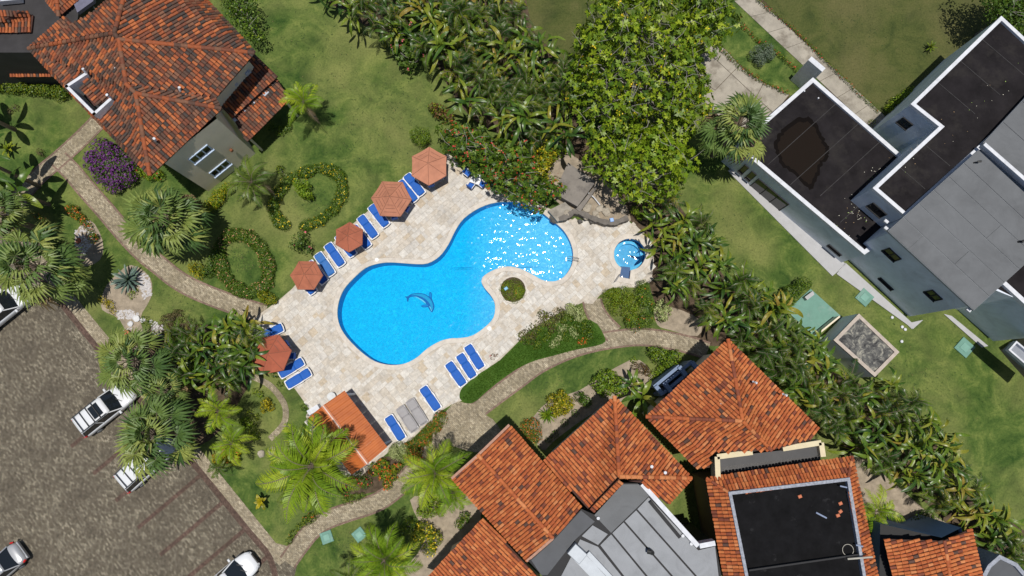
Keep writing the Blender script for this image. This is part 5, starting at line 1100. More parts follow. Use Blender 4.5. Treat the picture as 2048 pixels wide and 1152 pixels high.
def leafcloud(pts, nrm, size, mats, mi, name, parent=None, asp=.5, ros=0, **kw):
    """many small folded leaves at points pts facing roughly nrm"""
    tn = RS.rand(len(pts))
    if ros:                                                  # leaves stand in rosettes at the twig ends
        h_ = RS.randn(len(pts), 3); h_ -= nrm * (h_ * nrm).sum(1, keepdims=True); h_ /= np.linalg.norm(h_, axis=1, keepdims=True); g_ = np.cross(nrm, h_); D_ = []; ph = RS.rand(len(pts), 1) * 6.3
        for k in range(ros):
            t_ = ph + 6.283 * k / ros + RS.randn(len(pts), 1) * .25; D_.append(h_ * np.cos(t_) + g_ * np.sin(t_) + nrm * (.15 + .3 * RS.rand(len(pts), 1)))
        D_ = np.stack(D_, 1).reshape(-1, 3); pts = np.repeat(pts, ros, 0); nrm = np.repeat(nrm, ros, 0); mi = np.repeat(mi, ros); tn = np.repeat(tn, ros) + RS.rand(len(pts)) * .2
        N = len(pts); d = D_ / np.linalg.norm(D_, axis=1, keepdims=True); nrm = nrm - d * (d * nrm).sum(1, keepdims=True); nrm /= np.linalg.norm(nrm, axis=1, keepdims=True)
    else: N = len(pts); d = RS.randn(N, 3)
    d -= nrm * (d * nrm).sum(1, keepdims=True); d /= np.linalg.norm(d, axis=1, keepdims=True) + 1e-9
    s = np.cross(nrm, d); L = size * (.7 + .6 * RS.rand(N, 1)); Wd = L * asp
    tip = pts + d * L - nrm * L * .18; base = pts; l = pts + d * L * .5 + s * Wd * .5 + nrm * L * .08; r = pts + d * L * .5 - s * Wd * .5 + nrm * L * .08
    V = np.stack([base, r, tip, l], 1).reshape(-1, 3)
    me = bpy.data.meshes.new(name); me.vertices.add(4 * N); me.vertices.foreach_set('co', V.astype(np.float32).ravel())
    me.loops.add(4 * N); me.loops.foreach_set('vertex_index', np.arange(4 * N, dtype=np.int32)); me.polygons.add(N)
    me.polygons.foreach_set('loop_start', np.arange(0, 4 * N, 4, dtype=np.int32)); me.polygons.foreach_set('loop_total', np.full(N, 4, dtype=np.int32))
    for m in mats: me.materials.append(m)
    me.polygons.foreach_set('material_index', mi.astype(np.int32)); a_ = me.attributes.new('tint', 'FLOAT', 'FACE'); a_.data.foreach_set('value', tn.astype(np.float32))
    me.update(calc_edges=True); o = bpy.data.objects.new(name, me); col.objects.link(o)
    if parent is not None: o.parent = parent
    return tag(o, **kw)
def blobpts(blobs, dens, size, deep=.35):
    """points over the outer skin of lumpy blobs (x, y, z, rx, ry, rz)"""
    P_, N_ = [], []
    for (x, y, z, rx, ry, rz) in blobs:
        n = max(6, int(dens * 4 * (rx * ry + rx * rz + ry * rz) / 3 / (size * size * .5)))
        d = RS.randn(n, 3); d[:, 2] = d[:, 2] * .8 + .25; d /= np.linalg.norm(d, axis=1, keepdims=True)
        k = 1 - deep * RS.rand(n, 1) ** 1.7; lump = 1 + .13 * np.sin(d[:, :1] * 5 + x * 7) * np.cos(d[:, 1:2] * 6 + y * 5)
        p = d * np.array([rx, ry, rz]) * k * lump + np.array([x, y, z]); nn = d + RS.randn(n, 3) * .45 + np.array([0, 0, .35]); nn /= np.linalg.norm(nn, axis=1, keepdims=True)
        ok = p[:, 2] > .03; P_.append(p[ok]); N_.append(nn[ok])
    return np.concatenate(P_), np.concatenate(N_)
def shrub(name, spots, kind, label, cat='shrub', leaf=.13, h=.8, dens=1.5, flower=None, ff=.06, fsize=1.0, asp=.5, group=None, stem=True, second=None, sf=.3):
    """spots: (px, py, radius px[, height factor]) lobes of one plant"""
    cx_ = sum(s[0] for s in spots) / len(spots); cy_ = sum(s[1] for s in spots) / len(spots); c = P(cx_, cy_, 0); o = empty(name, c, label=label, cat=cat, group=group); bl = []
    for s in spots:
        hh = h * (s[3] if len(s) > 3 else random.uniform(.85, 1.1)); q = P(s[0], s[1], hh * .55) - c; r = s[2] * .0375
        bl.append((q.x, q.y, hh * .5, r, r, hh * .52))
        for _ in range(3 if r > .35 else 0):
            t = random.random() * 6.3; bl.append((q.x + math.cos(t) * r * .55, q.y + math.sin(t) * r * .55, hh * random.uniform(.5, .75), r * .5, r * .5, hh * .35))
    p, n_ = blobpts(bl, dens, leaf); N = len(p); mi = np.zeros(N); mats = [GR[kind]]
    if second: mats.append(GR[second]); mi[RS.rand(N) < sf] = 1
    leafcloud(p, n_, leaf, mats, mi, 'foliage', o, asp)
    if flower:
        k = np.where((RS.rand(N) < ff) & (n_[:, 2] > .1))[0]
        if len(k):
            fp = np.repeat(p[k] + n_[k] * leaf * .45, 3, 0); fn = np.repeat(n_[k], 3, 0) + RS.randn(len(k) * 3, 3) * .4; fn /= np.linalg.norm(fn, axis=1, keepdims=True)
            fp += RS.randn(*fp.shape) * leaf * .15; leafcloud(fp, fn, leaf * .75 * fsize, [FL[flower]], np.zeros(len(fp)), 'blossoms', o, .8, kind='stuff')
    if stem:
        q = M()
        for b_ in bl[:6]: q.tube([(b_[0] * .3, b_[1] * .3, 0), (b_[0], b_[1], b_[2])], [.035, .015], 5, caps=False)
        q.build('stem', BARK, o, local=True)
    return o
# ---- palm leaves
def feather(L, n, wl, droop, rise, fold=.5, wide=.035, name='frond', mtl='feather', ragged=.1):
    m = M(); pts = []
    for i in range(n + 1):
        t = i / n; pts.append(Vector((L * (t * .97 - .12 * t ** 3 * droop), 0, rise * L * math.sin(t * 1.9) * .6 - droop * L * t ** 2.4 * .62)))
    m.tube(pts, [.028 * (1 - .8 * i / n) + .004 for i in range(n + 1)], 4, mi=1, caps=False)
    for i in range(int(n * .16), n + 1):
        t = i / n; p = pts[i]; d = (pts[min(i + 1, n)] - pts[max(i - 1, 0)]).normalized(); ll = wl * math.sin(math.pi * min(1, (t * .86 + .13)) ** .85) ** .7 * random.uniform(1 - ragged, 1 + ragged)
        for s in (-1, 1):
            if random.random() < .04: continue
            fw = .35 + .85 * t + random.gauss(0, .06); out = Vector((0, s, 0)); ax = (out + d * fw).normalized(); e1 = p + ax * ll * .5 + Vector((0, 0, ll * (fold * .22))); e2 = p + ax * ll + Vector((0, 0, -ll * (.25 + .3 * random.random())))
            wv = d * wide; m.add([p - wv * .6, p + wv * .6, e1 + wv, e1 - wv, e2], [(0, 1, 2, 3), (3, 2, 4)] if s < 0 else [(1, 0, 3, 2), (2, 3, 4)], 0, .25 * random.random() + .01)
    return m.mesh(name, [GR[mtl], TRUNK])
def fanleaf(rp=.8, rb=.85, nb=26, name='fan_leaf', droop=.35):
    m = M(); m.tube([(0, 0, 0), (rp * .5, 0, .06), (rp, 0, .02)], [.022, .016, .012], 4, mi=1, caps=False); c = Vector((rp, 0, .02))
    for k in range(nb):
        a_ = R(-118 + 236 * k / (nb - 1)) + random.gauss(0, .03); L = rb * (1 - .25 * abs(a_) / 2.1) * random.uniform(.88, 1.06); d = Vector((math.cos(a_), math.sin(a_), 0)); sd = Vector((-d.y, d.x, 0)); wv = L * .085
        z1 = .05 + .05 * (k % 2); z2 = -droop * L * random.uniform(.6, 1.2)
        mid = c + d * L * .52 + Vector((0, 0, z1)); tip = c + d * L * .96 + Vector((0, 0, z2)); m.add([c, mid - sd * wv + Vector((0, 0, .02)), mid - Vector((0, 0, .02)), mid + sd * wv + Vector((0, 0, .02)), tip], [(0, 1, 2), (0, 2, 3), (1, 4, 2), (2, 4, 3)], 0, .2 * random.random() + .01)
    return m.mesh(name, [GR['fan'], TRUNK])
def broad(L=1.4, wd=.3, droop=.6, rise=.7, name='broad_leaf', mtl='broad', twist=0.0, n=9, pet=.4):
    m = M(); vs = []; pts = []
    for i in range(n + 1):
        t = i / n; pts.append(Vector((L * (pet + t * (1 - .18 * droop * t)) , L * twist * t * t, rise * L * (pet * .8 + .5 * t) - droop * L * t ** 2 * .9)))
    for i, p in enumerate(pts):
        t = i / n; ww = wd * (math.sin(math.pi * min(1, t * .93 + .05)) ** .6) * (1 + random.gauss(0, .05)); d = (pts[min(i + 1, n)] - pts[max(i - 1, 0)]).normalized(); sd = Vector((-d.y, d.x, 0)).normalized(); up = sd.cross(d)
        if up.z < 0: up = -up
        vs += [p - sd * ww + up * ww * .3 + Vector((0, 0, random.gauss(0, .01))), p - sd * ww * .5 + up * ww * .28, p, p + sd * ww * .5 + up * ww * .28, p + sd * ww + up * ww * .3 + Vector((0, 0, random.gauss(0, .01)))]
    m.add(vs, [(i * 5 + k, i * 5 + k + 1, i * 5 + k + 6, i * 5 + k + 5) for i in range(n) for k in range(4)], 0, 0.01)
    m.tube([(0, 0, 0), pts[0] * .6 + Vector((0, 0, .06)), pts[0]], [.03, .022, .015], 4, mi=1, caps=False); m.tube(pts, [.012] * len(pts), 3, mi=1, caps=False)
    me = m.mesh(name, [GR[mtl], GR['bright']], smooth_=True); return me
FANS = [fanleaf(.9, .8, 17, droop=.4), fanleaf(1.0, .74, 16, droop=.5), fanleaf(.65, .8, 17, droop=.25), fanleaf(1.05, .68, 15, droop=.6)]
FEA = [feather(2.3, 26, .66, .55, .55, wide=.04), feather(2.5, 28, .64, .75, .6, wide=.04), feather(2.0, 24, .62, .4, .45, wide=.04)]
DFE = [feather(2.1, 26, .5, .7, .6, wide=.042, mtl='darkfeather'), feather(2.3, 26, .5, .9, .6, wide=.042, mtl='darkfeather')]
ARE = [feather(1.8, 22, .4, .85, .8, wide=.034, mtl='broad'), feather(1.6, 20, .4, 1.0, .85, wide=.036, mtl='bdark'), feather(1.9, 22, .42, .7, .85, wide=.032, mtl='bdark')]
DRYF = fanleaf(.9, .7, 14, droop=1.1); DRYF.materials[0] = GR['dry']; DRYL = feather(2.0, 20, .45, 1.2, .3, wide=.02); DRYL.materials[0] = GR['dry']
BROS = [[broad(1.3, .13, .8, .85, twist=.2, mtl=k_), broad(1.45, .14, 1.05, 1.0, twist=-.25, mtl=k_), broad(1.15, .15, .8, .75, twist=-.2, mtl=k_), broad(1.5, .12, 1.2, 1.1, twist=.25, mtl=k_), broad(1.35, .12, .6, .6, twist=-.4, mtl=k_)] for k_ in ('broad', 'bdark', 'byel')]
BRO = BROS[0]
BAN = [broad(2.0, .3, .7, .75, pet=.25, n=12), broad(2.2, .28, .9, .8, twist=.1, pet=.25, n=12)]
BAN_OL = [broad(1.5, .2, .6, .9, mtl='olive', pet=.2)]
def palm(name, px, py, zc_, leaves, nl, label, cat='palm', pitch=(70, -35), scale=1.0, trunk=.12, ground=False, group=None, lean=None, part='leaf', clump=0, offs=0.0):
    c = P(px, py, 0) if ground else P(px, py, zc_); o = empty(name, (c.x, c.y, 0), label=label, cat=cat, group=group); b0 = lean or (random.gauss(0, .15), random.gauss(0, .15))
    q = M()
    if trunk:
        q.tube([(b0[0], b0[1], 0), (b0[0] * .6, b0[1] * .6, zc_ * .5), (0, 0, zc_ - .05)], [trunk * 1.25, trunk, trunk * .85], 9); q.build('trunk', TRUNK, o, local=True)
    elif clump:
        for k in range(clump):
            t = k * 2.4; q.tube([(math.cos(t) * .12, math.sin(t) * .12, 0), (math.cos(t) * .3, math.sin(t) * .3, zc_)], [.05, .03], 5, caps=False)
        q.build('stem', GR['olive'], o, local=True)
    for k in range(nl):
        f = (k + .5) / nl; az = k * 2.39996 + random.gauss(0, .12); pt = R(pitch[0] + (pitch[1] - pitch[0]) * f ** .8 + random.gauss(0, 5)); s = scale * (random.uniform(.88, 1.1)) * (.8 + .2 * min(1, f * 2))
        off = Vector((0, 0, 0))
        if offs: rr = offs * math.sqrt(random.random()); tt = random.random() * 6.3; off = Vector((rr * math.cos(tt), rr * math.sin(tt), random.uniform(-.5, .25)))
        X = Matrix.Translation(Vector((0, 0, zc_ + .12 * (1 - f))) + off) @ Matrix.Rotation(az, 4, 'Z') @ Matrix.Rotation(-pt, 4, 'Y') @ Matrix.Rotation(random.gauss(0, .25), 4, 'X') @ Matrix.Scale(s, 4)
        inst(part, DRYF if part == 'fan_leaf' and f > .8 and random.random() < .45 else (DRYL if part == 'frond' and f > .85 and random.random() < .4 else leaves[random.randrange(len(leaves))]), o, X)
    return o
def fanpalm(px, py, r, z, label, nl=27, **kw): return palm('fan_palm', px, py, z, FANS, nl, label, 'fan palm', (80, -30), r * mperpx(px, py, z) / 1.62, .2, part='fan_leaf', **kw)
def coco(px, py, r, z, label, nl=17, leaves=None, pitch=(50, -12), **kw): return palm('feather_palm', px, py, z, leaves or FEA, nl, label, 'feather palm', pitch, r * mperpx(px, py, z) / 2.1, .11, part='frond', **kw)
fanpalm(336, 440, 88, 4.6, 'large silvery fan palm leaning over the brick path below the purple bush')
fanpalm(78, 535, 92, 4.6, 'large fan palm at the car park corner near the westernmost white offroader')
fanpalm(1474, 256, 77, 6.2, 'tall fan palm standing against the grey villa beside the concrete driveway')
fanpalm(272, 722, 78, 3.8, 'fan palm over the bonnet of the silver-white offroader'); fanpalm(312, 868, 88, 4.4, 'fan palm hanging over the white offroader with roof bars')
fanpalm(2, 430, 60, 4.4, 'fan palm cut by the west edge above the car park'); fanpalm(330, 780, 52, 3.2, 'smaller fan palm between the two big ones at the lot edge', nl=24)
coco(610, 207, 52, 3.4, 'young bright feather palm on the open lawn beside the weathered tile house', 12, pitch=(55, 0)); coco(506, 366, 62, 3.2, 'dark feather palm between the house wall and the round flower ring', 15, DFE)
coco(628, 930, 106, 5.2, 'big bright feather palm overhanging the orange bar roof', 20); coco(872, 945, 72, 4.2, 'bright feather palm at the west corner of the gabled tile house', 15)
coco(905, 985, 52, 3.4, 'smaller feather palm close under the gabled tile roof', 12); coco(772, 1118, 78, 4.6, 'feather palm at the south edge beside the green covers', 15); coco(700, 1160, 55, 3.4, 'dark feather palm cut by the south edge', 12, DFE)
coco(440, 822, 54, 3.6, 'bright feather palm just east of the fan palm cluster by the lot', 12); coco(466, 886, 46, 3.0, 'small bright feather palm above the yellow croton', 11); coco(1748, 1022, 52, 3.6, 'bright feather palm against the east side of the black-roofed house', 13)
coco(440, 935, 32, 2.2, 'low dark feather palm south of the yellow croton', 10, DFE); coco(575, 980, 34, 2.0, 'low green feather palm beneath the big bright one', 10, DFE)
palm('banana_plant', 28, 262, 5.2, BAN, 7, 'banana plant whose star shadow lies on the western lawn', 'banana plant', (35, 0), 1.0, .14, ground=True)
palm('banana_plant', 82, 370, 5.0, BAN, 8, 'tall banana plant over the brick path junction at the west', 'banana plant', (35, 0), 1.1, .14, ground=True); palm('banana_plant', 40, 400, 4.6, BAN, 9, 'dark banana plant at the west edge beside the palm trunk', 'banana plant', (45, 0), 1.0, .14, ground=True)
palm('banana_plant', 100, 410, 3.2, BAN, 8, 'banana plant above the small gravel bed', 'banana plant', (50, 0), .9, .12, ground=True)
palm('bromeliad', 22, 300, .25, BAN_OL, 12, 'rust-and-green bromeliad at the west edge of the lawn', 'bromeliad', (60, 15), .5, 0)
AG = [broad(1.25, .1, .12, .25, mtl='agave', pet=.02, name='agave_leaf', n=6)]
palm('agave', 258, 560, .25, AG, 34, 'big blue-grey agave rosette on the pale gravel', 'agave', (72, 4), .98, 0)
palm('yellow_plant', 523, 1003, .6, [broad(.75, .14, .5, .6, mtl='yellow', pet=.1)], 11, 'small bright yellow broad-leaved plant alone on the south lawn', 'yellow plant', (60, 10), .8, .05)
palm('rosette_plant', 1095, 830, .4, [broad(1.0, .05, .3, .5, mtl='bright', pet=.02, n=5)], 40, 'spiky bright green rosette beside the yellow croton', 'rosette plant', (80, 5), .8, 0); palm('rosette_plant', 1860, 95, .3, [broad(.7, .06, .3, .5, mtl='olive', pet=.02, n=5)], 16, 'small spiky plant alone on the dry northeastern lawn', 'rosette plant', (75, 10), .8, 0)
palm('banana_plant', 1283, 795, 2.0, BAN, 8, 'large-leaved plant between the middle and hipped tile houses', 'banana plant', (50, 0), .62, .08); palm('banana_plant', 1262, 770, 1.8, BAN, 7, 'large-leaved plant just north of the middle tile roof', 'banana plant', (50, 0), .5, .08)
# ---- thickets of broad-leaved palms: every plant is its own
def scatter(poly, sp, tries=4000):
    xs = [p[0] for p in poly]; ys = [p[1] for p in poly]; out = []
    for _ in range(tries):
        x, y = random.uniform(min(xs), max(xs)), random.uniform(min(ys), max(ys))
        if inside(x, y, poly) and all((x - a_) ** 2 + (y - b_) ** 2 > sp * sp for a_, b_ in out): out.append((x, y))
    return out
LAND = [((1000, 290), 'beside the red-flowering tree'), ((810, 85), 'beside the pink-flowering bush'), ((720, 15), 'at the north edge above the open lawn'), ((900, 30), 'deep in the north end of the thicket'), ((1040, 70), 'along the striped northern lawn'), ((1130, 200), 'against the big yellow-flowering tree'), ((930, 170), 'over the eastern side of the open lawn'),
 ((1320, 420), 'just below the big bright tree'), ((1290, 500), 'beside the whirlpool'), ((1420, 500), 'along the villa lawn north of the hedge'), ((1360, 600), 'above the pale variegated shrub'), ((1560, 640), 'beside the teal pad'), ((1450, 640), 'north of the hipped tile roof'), ((1560, 760), 'along the northeast eave of the hipped tile house'), ((1670, 750), 'below the utility shed'), ((1700, 850), 'east of the hipped house corner'), ((1850, 850), 'along the lawn southeast of the shed'), ((1850, 960), 'above the corner tile house'), ((2000, 1070), 'at the southeast corner'), ((400, 680), 'beside the gravel garden'), ((470, 720), 'beside the western umbrella'), ((420, 790), 'above the bright feather palms')]
def belt(poly, sp, rpx, zr_, kinds, gname, adj, n0=11):
    k = 0
    for x, y in scatter(poly, sp):
        z = random.uniform(*zr_); ln = min(LAND, key=lambda l: (l[0][0] - x) ** 2 + (l[0][1] - y) ** 2)[1]; lv = random.choices(kinds, [w_ for w_ in (5, 5, 2)][:len(kinds)])[0]
        s = rpx * random.uniform(.85, 1.15) * mperpx(x, y, z) / 1.5
        o = palm('thicket_palm', x, y, z, random.choices(BROS, (5, 2.5, 2.2))[0] if lv is BRO else lv, random.randint(n0 + 3, n0 + 8), '%s %s' % (adj[0] if lv is BRO else adj[1], ln), 'palm', (78, -8), s, 0, group='%s %s' % (gname, ln), clump=3, offs=.35); k += 1
        BELT.setdefault(o['label'], []).append((y, o))
    return k
ORD = ['northernmost', 'second from north', 'third from north', 'fourth from north', 'fifth from north', 'sixth from north', 'seventh from north', 'eighth from north', 'ninth from north', 'tenth from north', 'eleventh from north', 'twelfth from north']
BELT = {}
T1 = [(645,-25),(1005,-25),(1060,75),(1120,135),(1140,200),(1140,285),(1090,285),(1010,255),(955,230),(905,180),(880,110),(810,75),(740,60),(690,20)]
T2 = [(1300,412),(1340,398),(1385,430),(1420,470),(1460,540),(1500,575),(1560,610),(1590,660),(1640,690),(1655,730),(1720,765),(1780,765),(1850,830),(1905,880),(1925,950),(1970,1020),(2040,1050),(2048,1150),(2000,1090),(1925,1040),(1870,1010),(1800,950),(1720,905),(1660,860),(1600,795),(1545,735),(1500,690),(1440,665),(1380,600),(1335,580),(1318,545),(1316,480)]
T3 = [(345,665),(400,660),(500,650),(510,700),(500,745),(440,770),(350,750)]
n1 = belt(T1, 27, 38, (2.0, 3.6), (BRO, ARE), 'northern thicket palms', ('glossy broad-leaved plant', 'arching feathery palm'))
n2 = belt(T2, 28, 38, (1.8, 3.2), (BRO, ARE), 'eastern belt palms', ('glossy broad-leaved plant', 'arching feathery palm'))
n3 = belt(T3, 27, 36, (1.8, 3.0), (BRO, ARE), 'western thicket palms', ('glossy broad-leaved plant', 'arching feathery palm'))
for lb_, lst_ in BELT.items():
    if len(lst_) > 1:
        for (yy_, o_), od_ in zip(sorted(lst_, key=lambda t: t[0]), ORD): o_['label'] = '%s, %s' % (lb_, od_)
# ---- big trees
def tree(outline, z0_, z1_, n, rr, leafk, label, leaf=.26, dens=.8, flower=None, ff=.02, name='broadleaf_tree', twigs=60, second=None, sf=.2, cat='tree', fs=1.0, asp=.55, ros=0):
    xs = [p[0] for p in outline]; ys = [p[1] for p in outline]; mx, my = sum(xs) / len(xs), sum(ys) / len(ys); zc_ = (z0_ + z1_) / 2; c = P(mx, my, zc_); c.z = 0; o = empty(name, c, label=label, cat=cat)
    oc = [P(x, y, zc_) for x, y in outline]; cells = []; t = 0
    while len(cells) < n and t < 5000:
        t += 1; x = random.uniform(min(p.x for p in oc), max(p.x for p in oc)); y = random.uniform(min(p.y for p in oc), max(p.y for p in oc))
        if not inside(x, y, oc) or dist_poly(x, y, oc) < rr * .3: continue
        if any((x - b_[0]) ** 2 + (y - b_[1]) ** 2 < (rr * .75) ** 2 for b_ in cells) and t < 3000: continue
        e = min(1, dist_poly(x, y, oc) / (rr * 2.2)); cells.append((x, y, z0_ + (z1_ - z0_) * e ** .6 + random.uniform(-1.0, .45) * rr))
    bl = [(x - c.x, y - c.y, z, rr * random.uniform(.7, 1.15), rr * random.uniform(.7, 1.15), rr * .7) for x, y, z in cells]
    p, n_ = blobpts(bl, dens, leaf, .5); N = len(p); mi = np.zeros(N); mats = [GR[leafk]]
    if second: mats.append(GR[second]); mi[RS.rand(N) < sf] = 1
    cr = leafcloud(p, n_, leaf, mats, mi, 'crown', o, asp, ros)
    if flower:
        pr = ff * (np.sin(p[:, 0] * 1.3 + 1) * np.cos(p[:, 1] * 1.1) > .1) * 2 if flower == 'yellow' else np.full(N, ff)
        k = np.where((RS.rand(N) < pr) & (n_[:, 2] > .2))[0]; fp = np.repeat(p[k] + n_[k] * leaf * .35, 4, 0) + RS.randn(len(k) * 4, 3) * leaf * .3; fn = np.repeat(n_[k], 4, 0) + RS.randn(len(k) * 4, 3) * .4; fn /= np.linalg.norm(fn, axis=1, keepdims=True)
        leafcloud(fp, fn, leaf * .62 * fs, [FL[flower]], np.zeros(len(fp)), 'blossoms', o, .8, kind='stuff')
    q = M(); q.tube([(0, 0, 0), (.1, .05, z0_ * .35), (0, 0, z0_ * .6)], [.32, .25, .2], 9); q.build('trunk', BARK, o, local=True); q = M()
    for b_ in bl:
        mid = Vector((b_[0] * .45, b_[1] * .45, z0_ * .78)); q.tube([(0, 0, z0_ * .55), mid, (b_[0], b_[1], b_[2])], [.12, .07, .025], 5, caps=False)
    for _ in range(twigs):
        b_ = random.choice(bl); t = random.random() * 6.3; e = Vector((b_[0], b_[1], b_[2] + b_[5] * .5)); d = Vector((math.cos(t), math.sin(t), .25)); m1 = e + d * .5 + Vector((random.gauss(0, .15), random.gauss(0, .15), .25)); q.tube([e, m1, e + d * 1.1 + Vector((0, 0, .45))], [.022, .016, .006], 4, caps=False)
    q.build('branches', mat('pale_twig_bark', (.3, .28, .25), .9, .2, 6), o, local=True)
    return o
tree([(1190,-30),(1470,-30),(1465,40),(1430,90),(1400,110),(1430,150),(1420,215),(1400,260),(1350,275),(1280,260),(1200,285),(1150,240),(1140,160),(1155,90),(1175,30)], 3.6, 7.0, 160, 1.0, 'tree', 'great spreading tree with yellow blossoms and pale twigs north of the pool', .28, .27, 'yellow', .07, twigs=160, second='lime', sf=.5, fs=.75, asp=.5, ros=6)
tree([(1200,270),(1290,250),(1370,265),(1392,320),(1380,370),(1340,395),(1290,400),(1235,385),(1205,350),(1165,320)], 3.2, 5.8, 56, .85, 'bright', 'dense bright green tree beside the rock wall, without blossoms', .26, .32, twigs=25, second='lime', sf=.4, asp=.5, ros=6)
tree([(885,245),(940,250),(1000,280),(1045,282),(1068,300),(1066,335),(1085,362),(1126,360),(1112,392),(1080,415),(1040,405),(1000,385),(960,345),(920,320),(890,290)], 2.2, 3.4, 50, .8, 'shrub', 'low spreading tree dotted with red blossoms over the pool deck', .22, .42, 'red', .2, 'flowering_tree', 20, 'tree', .45, fs=.8, ros=5)
tree([(790,55),(830,45),(860,75),(865,105),(840,130),(800,120),(775,100)], 1.8, 2.8, 14, .75, 'shrub', 'dark bush with pink blossoms at the edge of the northern thicket', .2, .5, 'pink', .07, 'flowering_bush', 8, cat='bush', ros=5)
tree([(1965,-40),(2120,-40),(2120,60),(2048,45),(1995,40),(1975,10)], 3.5, 5.5, 24, 1.2, 'shrub', 'dark tree at the northeast corner above the grey villa', .24, 1.4, twigs=10)
tree([(420,-30),(500,-20),(515,40),(522,85),(490,60),(455,25)], 1.8, 3.0, 12, .8, 'shrub', 'dark leafy tree along the east eave of the weathered tile house', .2, 1.5, twigs=5, second='bright', sf=.2)
# ---- single shrubs
def line(pts, step, r):
    out = []
    for (x0, y0), (x1, y1) in zip(pts, pts[1:]):
        n = max(1, int(math.hypot(x1 - x0, y1 - y0) / step))
        for i in range(n): t = i / n; out.append((x0 + (x1 - x0) * t + random.gauss(0, r * .12), y0 + (y1 - y0) * t + random.gauss(0, r * .12), r * random.uniform(.8, 1.2)))
    return out
shrub('yellow_shrub', [(1090, 318, 22), (1085, 345, 18), (1100, 300, 16)], 'yellow', 'bright yellow croton at the east end of the red-flowering tree', h=3.4, leaf=.2, second='bright', sf=.3, dens=1.3)
shrub('green_shrub', [(1118, 300, 16), (1108, 285, 12)], 'bright', 'light green shrub just northeast of the yellow croton by the slab', h=2.2, leaf=.18)
shrub('clipped_bush', [(841, 273, 22, 1)], 'bright', 'round clipped bright green bush north of the large pale umbrella', h=1.5, leaf=.09, dens=1.6, second='shrub', sf=.4)
shrub('croton_shrub', [(878, 222, 15), (895, 232, 14), (866, 215, 10)], 'red', 'reddish-brown croton shrub between lawn and northern thicket', h=1.2, leaf=.2, second='olive', sf=.3)
shrub('bougainvillea', [(205, 300, 24), (235, 320, 28), (215, 345, 28), (250, 350, 24), (225, 370, 18), (190, 330, 18), (185, 315, 14), (262, 330, 16)], 'shrub', 'large bougainvillea with purple bracts beside the weathered tile house', h=1.6, leaf=.13, flower='purple', ff=.27, fsize=1.3, cat='bougainvillea')
shrub('green_shrub', [(300, 345, 18), (285, 340, 14), (318, 352, 12)], 'bright', 'bright green shrub at the south corner of the weathered tile house', h=1.0, leaf=.12, flower='red', ff=.02)
shrub('garden_hedge', line([(-10, 172), (40, 178), (90, 180), (138, 186)], 11, 14), 'olive', 'loose yellow-green hedge below the neighbour house', 'hedge', h=1.2, leaf=.14, second='shrub', sf=.5)
shrub('garden_hedge', line([(418, 412), (440, 392), (466, 368)], 9, 13), 'yellow', 'bright yellow-green hedge beside the house wall corner', 'hedge', h=1.1, leaf=.12, second='bright', sf=.65)
def ringhedge(cx_, cy_, rx, ry, rot, gaps, label, fl, k='shrub', r=9):
    pts = []
    for d in range(0, 360, 7):
        if any(a_ <= d <= b_ for a_, b_ in gaps): continue
        x, y = rx * math.cos(R(d)), ry * math.sin(R(d)); pts.append((cx_ + x * math.cos(R(rot)) - y * math.sin(R(rot)) + random.gauss(0, 1.5), cy_ + x * math.sin(R(rot)) + y * math.cos(R(rot)) + random.gauss(0, 1.5), r * random.uniform(.9, 1.35)))
    shrub('ring_hedge', pts, k, label, 'hedge', h=.6, leaf=.1, flower=fl, ff=.022, stem=False, second='tree', sf=.4, dens=1.7)
ringhedge(486, 526, 62, 45, 60, (), 'oval flower ring hedge with peach blooms near the brick path', 'peach', r=12)
ringhedge(616, 396, 76, 50, -32, ((120, 150),), 'larger oval flower ring hedge enclosing a small tree', 'yellow', r=11)
shrub('small_tree', [(605, 380, 14), (615, 390, 11), (598, 370, 10), (612, 370, 9)], 'bright', 'small bright green tree inside the larger flower ring', 'small tree', h=1.7, leaf=.16)
shrub('frangipani', [(598, 482, 17), (612, 494, 15), (590, 492, 12), (606, 472, 10)], 'shrub', 'small frangipani with pink blooms below the larger flower ring', 'frangipani', h=1.7, leaf=.24, flower='pink', ff=.03, dens=.8, asp=.35)
shrub('yellow_shrub', [(534, 596, 15), (545, 600, 10), (524, 590, 10)], 'olive', 'yellow-green shrub where the long path meets the deck', h=.8, leaf=.11, second='yellow', sf=.3)
shrub('yellow_shrub', [(392, 536, 14), (400, 548, 11)], 'yellow', 'yellow croton beside the big fan palm and the oval ring', h=1.0, leaf=.14, second='olive', sf=.5)
shrub('green_shrub', [(415, 545, 13), (425, 530, 14), (430, 512, 12)], 'shrub', 'dark green shrub on the west side of the oval ring', h=.9, leaf=.14)
shrub('flower_border', line([(140, 415), (160, 435), (178, 455), (186, 478), (176, 492)], 9, 10), 'olive', 'curved border of orange-flowering shrubs at the small gravel bed', 'flower border', h=.6, leaf=.1, flower='orange', ff=.08, second='shrub', sf=.5)
shrub('flower_border', line([(68, 428), (85, 442), (102, 462)], 9, 8), 'olive', 'short row of orange-flowering shrubs over the banana shadows', 'flower border', h=.5, leaf=.1, flower='orange', ff=.08, second='shrub', sf=.5)
shrub('planter_dome', [(1025, 581, 25, 1)], 'bright', 'domed moss-green shrub filling the round deck planter', 'shrub', h=.9, leaf=.06, dens=2.2, second='olive', sf=.5, flower='orange', ff=.004)
q = M(); q.bbox(P(1012, 577, .95), (.28, .22, .12), .6, bv=.05); q.build('lost_towel', mat('light_blue_cloth', (.25, .5, .68), .7), label='crumpled light blue cloth on the domed planter shrub', cat='cloth')
shrub('clipped_bush', [(797, 902, 19, 1)], 'pale', 'clipped pale green globe bush behind the bar', h=1.1, leaf=.075, dens=1.7, asp=.7)
